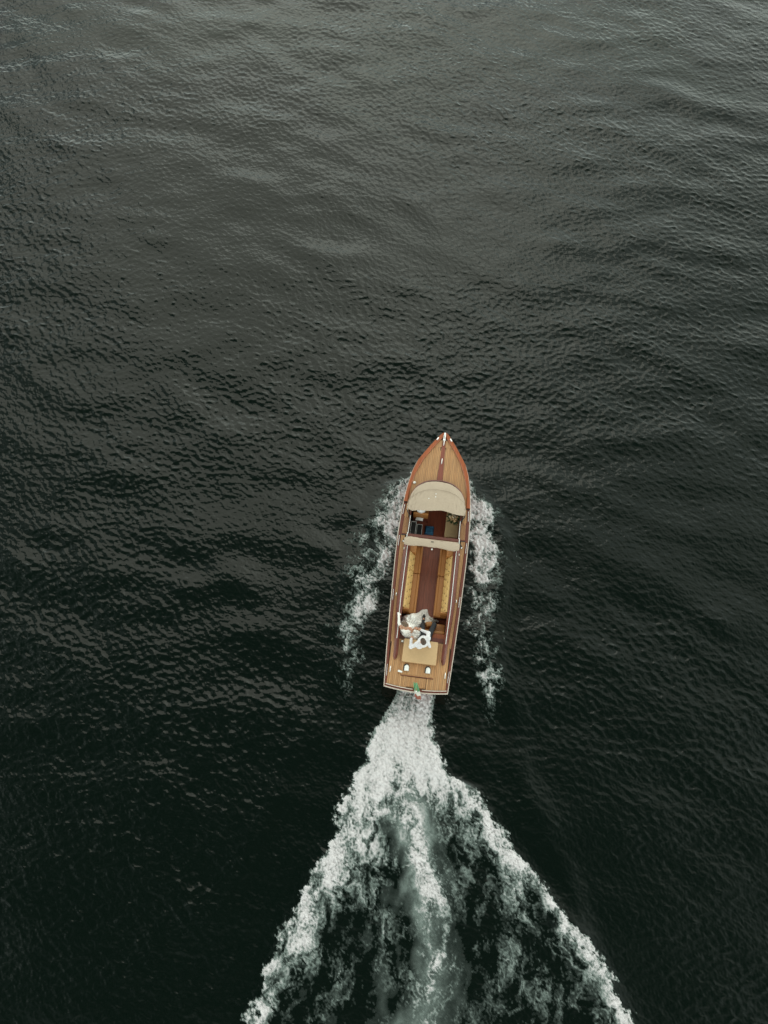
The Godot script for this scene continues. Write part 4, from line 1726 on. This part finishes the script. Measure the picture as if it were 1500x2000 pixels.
# a skin body as one mesh: limbs and trunk on a coarse grid, head and hands on fine ones
func figure(bones: Array, head_bones: Array, hands: Array) -> ArrayMesh:
	var parts := soft_body(bones, 0.018, 0.045)
	parts = soft_body(head_bones, 0.008, 0.025, parts)
	for h: Array in hands:
		parts = soft_body(h, 0.005, 0.008, parts)
	return soft_mesh(parts)


func grown(bones: Array, by: float) -> Array:
	return bones.map(func(b): return [b[0], b[1], b[2] + by, b[3] + by])


func make_people() -> void:
	make_groom()
	make_bride()
	make_skipper()


func make_groom() -> void:
	var hip := at(1.68, 0.10, 0.86)
	var waist := at(1.60, 0.08, 1.03)
	var chest := at(1.47, 0.05, 1.24)
	var neck := at(1.43, 0.045, 1.41)
	var sl := at(1.335, -0.125, 1.355)
	var sr := at(1.575, 0.20, 1.355)
	var el := at(1.30, -0.315, 1.10)
	var er := at(1.83, 0.205, 1.13)
	var wl := at(1.56, -0.335, 1.13)
	var wr := at(1.925, -0.03, 1.06)
	var hr := at(1.72, 0.20, 0.85)
	var hl := at(1.70, 0.02, 0.85)
	var kr := at(2.25, 0.37, 0.80)
	var kl := at(2.14, -0.02, 0.79)
	var ar := at(2.34, 0.40, 0.33)
	var al := at(2.46, 0.0, 0.44)
	var tr := at(2.54, 0.42, 0.24)
	var tl := at(2.64, 0.0, 0.40)
	var c := at(1.385, 0.055, 1.57)
	var face := (at(2.1, -0.35, 1.45) - c).normalized()
	var up := (Vector3(0.06, 1.0, -0.05) - face * Vector3(0.06, 1.0, -0.05).dot(face)).normalized()
	var trunk := [[hip, waist, 0.145, 0.135], [waist, chest, 0.14, 0.16], [chest, at(1.45, 0.045, 1.33), 0.155, 0.11], [sl, sr, 0.075, 0.075]]
	var arms := [[sl, el, 0.060, 0.046], [el, wl, 0.044, 0.031], [sr, er, 0.060, 0.046], [er, wr, 0.044, 0.031]]
	var legs := [[hip, hr, 0.13, 0.10], [hip, hl, 0.13, 0.10], [hr, kr, 0.093, 0.062], [kr, ar, 0.058, 0.042], [hl, kl, 0.093, 0.062], [kl, al, 0.058, 0.042], [ar, tr, 0.042, 0.036], [al, tl, 0.042, 0.034]]
	var throat := [[at(1.45, 0.045, 1.33), neck, 0.09, 0.060], [neck, c - up * 0.05, 0.058, 0.06]]
	var hands := [hand(wl, (at(1.66, -0.31, 1.10) - wl).normalized(), Vector3(1, 0, 0.3).normalized(), Vector3.DOWN, 0.7, 1.0), hand(wr, (at(1.985, -0.17, 1.04) - wr).normalized(), Vector3(0.3, 0, -0.95).normalized(), Vector3.DOWN, 0.7, 1.0)]
	var p := thing("person", "person in a white shirt and black trousers sitting before the sun pad", "person", figure(trunk + arms + legs + throat, head(c, face, up), hands), mats.skin, boat_place)
	var collar := [[at(1.45, 0.045, 1.345), at(1.437, 0.045, 1.395), 0.082, 0.070]]
	var tail := [[at(1.56, 0.20, 1.0), at(1.42, 0.30, 1.0), 0.08, 0.045], [at(1.50, -0.02, 1.0), at(1.42, -0.05, 1.03), 0.14, 0.13]]
	part("shirt", soft_mesh(soft_body(grown(trunk, 0.014) + grown(arms, 0.013) + collar + tail, 0.014, 0.05)), mats.shirt, p)
	part("trousers", soft_mesh(soft_body(grown(legs.slice(0, 6), 0.016) + [[hip, at(1.66, 0.10, 0.97), 0.165, 0.158]], 0.016, 0.04)), mats.suit, p)
	for f in [[ar, tr], [al, tl]]:
		part("shoe", soft_mesh(soft_body([[f[0] + Vector3(0, -0.03, 0), f[1], 0.050, 0.046], [f[1], f[1] + (f[1] - f[0]).normalized() * 0.05, 0.046, 0.036]], 0.010, 0.03)), mats.shoe, p)
	part("hair", soft_mesh(soft_body([[c + up * 0.042 - face * 0.040, c + up * 0.055 + face * 0.022, 0.086, 0.076], [c - face * 0.045 - up * 0.02, c - face * 0.05 + up * 0.02, 0.072, 0.08]], 0.008, 0.03)), mats.hair_dark, p)
	eyes(p, c, face, up)


func make_bride() -> void:
	var hip := at(2.02, -0.50, 0.66)
	var waist := at(1.95, -0.52, 0.84)
	var chest := at(1.90, -0.54, 1.03)
	var neck := at(1.895, -0.55, 1.19)
	var sl := at(1.90, -0.69, 1.12)
	var sr := at(1.90, -0.40, 1.12)
	var el := at(2.04, -0.795, 1.14)
	var er := at(1.87, -0.355, 0.94)
	var wl := at(2.285, -0.835, 1.19)
	var wr := at(1.955, -0.285, 1.03)
	var c := at(1.93, -0.56, 1.335)
	var face := (at(1.55, -0.05, 1.42) - c).normalized()
	var up := (Vector3(-0.1, 1.0, -0.1) - face * Vector3(-0.1, 1.0, -0.1).dot(face)).normalized()
	var trunk := [[hip, waist, 0.145, 0.105], [waist, chest, 0.105, 0.125], [chest, at(1.895, -0.545, 1.10), 0.12, 0.08]]
	var shoulders := [[sl, sr, 0.054, 0.054], [at(1.895, -0.545, 1.10), neck, 0.075, 0.046], [neck, c - up * 0.05, 0.046, 0.05]]
	var arms := [[sl, el, 0.046, 0.038], [el, wl, 0.037, 0.025], [sr, er, 0.046, 0.038], [er, wr, 0.037, 0.025]]
	var legs := [[hip, at(2.36, -0.44, 0.60), 0.12, 0.07], [at(2.36, -0.44, 0.60), at(2.46, -0.38, 0.30), 0.055, 0.04], [at(2.46, -0.38, 0.30), at(2.54, -0.36, 0.20), 0.035, 0.028]]
	var glove_hand := hand(wl, (at(2.40, -0.85, 1.19) - wl).normalized(), Vector3(0.95, 0.1, 0.15).normalized(), Vector3(0, -1, 0), 1.3, 1.0, 0.95)
	var bare_hand := hand(wr, (at(1.975, -0.20, 1.05) - wr).normalized(), Vector3(0.2, 0, 0.98).normalized(), Vector3.DOWN, 0.6, -1.0, 0.92)
	var p := thing("person", "person in a white wedding dress holding the rail with a gloved hand", "person", figure(trunk + shoulders + arms + legs, head(c, face, up), [bare_hand, hand(wl, (at(2.40, -0.85, 1.19) - wl).normalized(), Vector3(0.95, 0.1, 0.15).normalized(), Vector3(0, -1, 0), 1.3, 1.0, 0.80)]), mats.skin, boat_place)
	part("bodice", soft_mesh(soft_body(grown(trunk, 0.013) + [[at(1.98, -0.60, 1.02), at(1.98, -0.44, 1.02), 0.09, 0.09], [at(1.89, -0.66, 1.07), at(1.89, -0.43, 1.07), 0.072, 0.072]], 0.014, 0.05)), mats.satin, p)
	var glove := soft_body([[sl.lerp(el, 0.72), el, 0.048, 0.046], [el, wl, 0.045, 0.034]], 0.010, 0.02)
	glove = soft_body(glove_hand.map(func(b): return [b[0], b[1], b[2] + 0.003, b[3] + 0.003]), 0.005, 0.008, glove)
	part("glove", soft_mesh(glove), mats.satin, p)
	part("hair", soft_mesh(soft_body([[c + up * 0.036 - face * 0.036, c + up * 0.05 + face * 0.016, 0.086, 0.076], [c - face * 0.05 - up * 0.01, c - face * 0.055 + up * 0.01, 0.074, 0.078], [c - face * 0.125 - up * 0.005, c - face * 0.13 + up * 0.015, 0.044, 0.046], [c + face * 0.02 + up * 0.075, c - face * 0.05 + up * 0.08, 0.03, 0.04]], 0.008, 0.022)), mats.hair_brown, p)
	eyes(p, c, face, up)
	# skirt: gathered at the waist, over the seat and spilling forward across the floor, with folds that run out to the hem
	var hem := PackedVector2Array([Vector2(2.39, -0.75), Vector2(2.47, -0.75), Vector2(2.54, -0.62), Vector2(2.53, -0.5), Vector2(2.63, -0.41), Vector2(2.70, -0.31), Vector2(2.74, -0.22), Vector2(2.85, -0.19), Vector2(2.95, -0.09), Vector2(2.99, 0.09), Vector2(2.80, 0.15), Vector2(2.71, 0.25), Vector2(2.63, 0.31), Vector2(2.53, 0.32), Vector2(2.44, 0.22), Vector2(2.36, 0.06), Vector2(2.12, -0.09), Vector2(1.96, -0.10), Vector2(1.80, 0.0), Vector2(1.70, -0.10), Vector2(1.64, -0.19), Vector2(1.68, -0.27), Vector2(1.68, -0.41), Vector2(1.69, -0.53), Vector2(1.76, -0.65), Vector2(1.87, -0.725), Vector2(2.0, -0.74), Vector2(2.2, -0.75)])
	var mid := Vector2(2.18, -0.36)
	var folds := noise(101, 1.0, 2)
	var fine := noise(102, 4.5, 3)
	var reach := func(ang: float) -> float:
		var d := Vector2(cos(ang), sin(ang))
		var far := 0.1
		for i in hem.size():
			var hit: Variant = Geometry2D.segment_intersects_segment(mid, mid + d * 3.0, hem[i], hem[(i + 1) % hem.size()])
			if hit != null:
				far = maxf(far, mid.distance_to(hit))
		return far
	var reaches := PackedFloat32Array()
	for i in 97:
		reaches.append(reach.call(TAU * i / 96.0))
	var top := func(a: float, b: float) -> Vector3:
		var ang := TAU * a
		var f := a * 96.0
		var i := mini(int(f), 95)
		var far := lerpf(reaches[i], reaches[i + 1], f - i)
		var q := mid + Vector2(cos(ang), sin(ang)) * far * (0.012 + 0.988 * b)
		var rest := 0.90
		if q.x > 1.93:
			rest = lerpf(0.90, 0.56, sstep(1.93, 2.12, q.x))
		if q.x > 2.38:
			rest = lerpf(0.56, 0.215, sstep(2.38, 2.62, q.x))
		var w := q.distance_to(Vector2(1.97, -0.52))
		var cone := 1.03 - 0.75 * w - 0.55 * w * w
		var knees := 0.82 - 1.3 * maxf(q.distance_to(Vector2(2.36, -0.44)) - 0.12, 0.0)
		var y := maxf(maxf(rest, cone), knees)
		var turn := atan2(q.y + 0.52, q.x - 1.97)
		var pleat := sin(turn * 15.0 + 5.0 * folds.get_noise_2d(q.x * 1.3, q.y * 1.3)) * 0.6 + sin(turn * 31.0 + 6.0 * folds.get_noise_2d(q.x * 2.0 + 9.0, q.y * 2.0)) * 0.4
		y += 0.030 * pleat * sstep(0.10, 0.45, w) + 0.045 * fine.get_noise_2d(q.x * 0.8, q.y * 0.8)
		y -= 0.05 * pow(b, 12)
		return at(q.x, q.y, y)
	var low := func(a: float, b: float) -> Vector3:
		var t: Vector3 = top.call(a, b)
		return Vector3(t.x, t.y - 0.07, t.z)
	var skirt := part("skirt", slab(144, 40, top, low), mats.satin, p)
	var net := func(a: float, b: float) -> Vector3:
		var ang := TAU * a
		var r := 0.13 * b * (1.0 + 0.35 * sin(ang * 3.0 + 1.0) + 0.12 * sin(ang * 11.0))
		return at(2.55 + r * sin(ang), 0.33 + r * cos(ang), 0.30 + 0.04 * fine.get_noise_2d(ang * 0.4, b) - 0.05 * b * b + 0.02 * sin(ang * 9.0) * b)
	part("tulle_hem", slab(48, 10, net, func(a, b): return net.call(a, b) - Vector3(0, 0.03, 0)), mats.tulle, skirt)


func make_skipper() -> void:
	var hip := at(6.44, -0.53, 0.68)
	var chest := at(6.40, -0.53, 1.05)
	var neck := at(6.43, -0.53, 1.22)
	var sl := at(6.41, -0.71, 1.16)
	var sr := at(6.41, -0.35, 1.16)
	var c := at(6.46, -0.53, 1.37)
	var face := Vector3(0, -0.05, -1).normalized()
	var up := Vector3(0, 1, -0.05).normalized()
	var el := at(6.50, -0.78, 0.93)
	var er := at(6.50, -0.28, 0.93)
	var wl := at(6.70, -0.68, 0.98)
	var wr := at(6.70, -0.38, 0.98)
	var trunk := [[hip, at(6.42, -0.53, 0.86), 0.14, 0.13], [at(6.42, -0.53, 0.86), chest, 0.135, 0.155], [chest, at(6.42, -0.53, 1.15), 0.15, 0.10], [sl, sr, 0.07, 0.07]]
	var arms := [[sl, el, 0.056, 0.044], [el, wl, 0.042, 0.030], [sr, er, 0.056, 0.044], [er, wr, 0.042, 0.030]]
	var legs := [[hip, at(6.74, -0.64, 0.66), 0.10, 0.06], [at(6.74, -0.64, 0.66), at(6.70, -0.64, 0.22), 0.055, 0.04], [hip, at(6.74, -0.42, 0.66), 0.10, 0.06], [at(6.74, -0.42, 0.66), at(6.70, -0.42, 0.22), 0.055, 0.04]]
	var throat := [[at(6.42, -0.53, 1.15), neck, 0.09, 0.058], [neck, c - up * 0.05, 0.056, 0.06]]
	var hands := [hand(wl, Vector3(0.25, 0, -0.97).normalized(), Vector3(1, 0, 0.2).normalized(), Vector3.DOWN, 1.0, 1.0), hand(wr, Vector3(-0.25, 0, -0.97).normalized(), Vector3(1, 0, -0.2).normalized(), Vector3.DOWN, 1.0, -1.0)]
	var p := thing("person", "person in a white shirt at the wheel, half hidden under the canvas top", "person", figure(trunk + arms + legs + throat, head(c, face, up), hands), mats.skin, boat_place)
	part("shirt", soft_mesh(soft_body(grown(trunk, 0.014) + grown(arms, 0.012), 0.016, 0.05)), mats.shirt, p)
	part("trousers", soft_mesh(soft_body(grown(legs, 0.014) + [[hip, at(6.43, -0.53, 0.80), 0.155, 0.145]], 0.018, 0.04)), mats.navy, p)
	part("hair", soft_mesh(soft_body([[c + up * 0.04 - face * 0.04, c + up * 0.05 + face * 0.02, 0.086, 0.076], [c - face * 0.045 - up * 0.02, c - face * 0.05 + up * 0.02, 0.072, 0.08]], 0.010, 0.03)), mats.hair_dark, p)
	eyes(p, c, face, up)
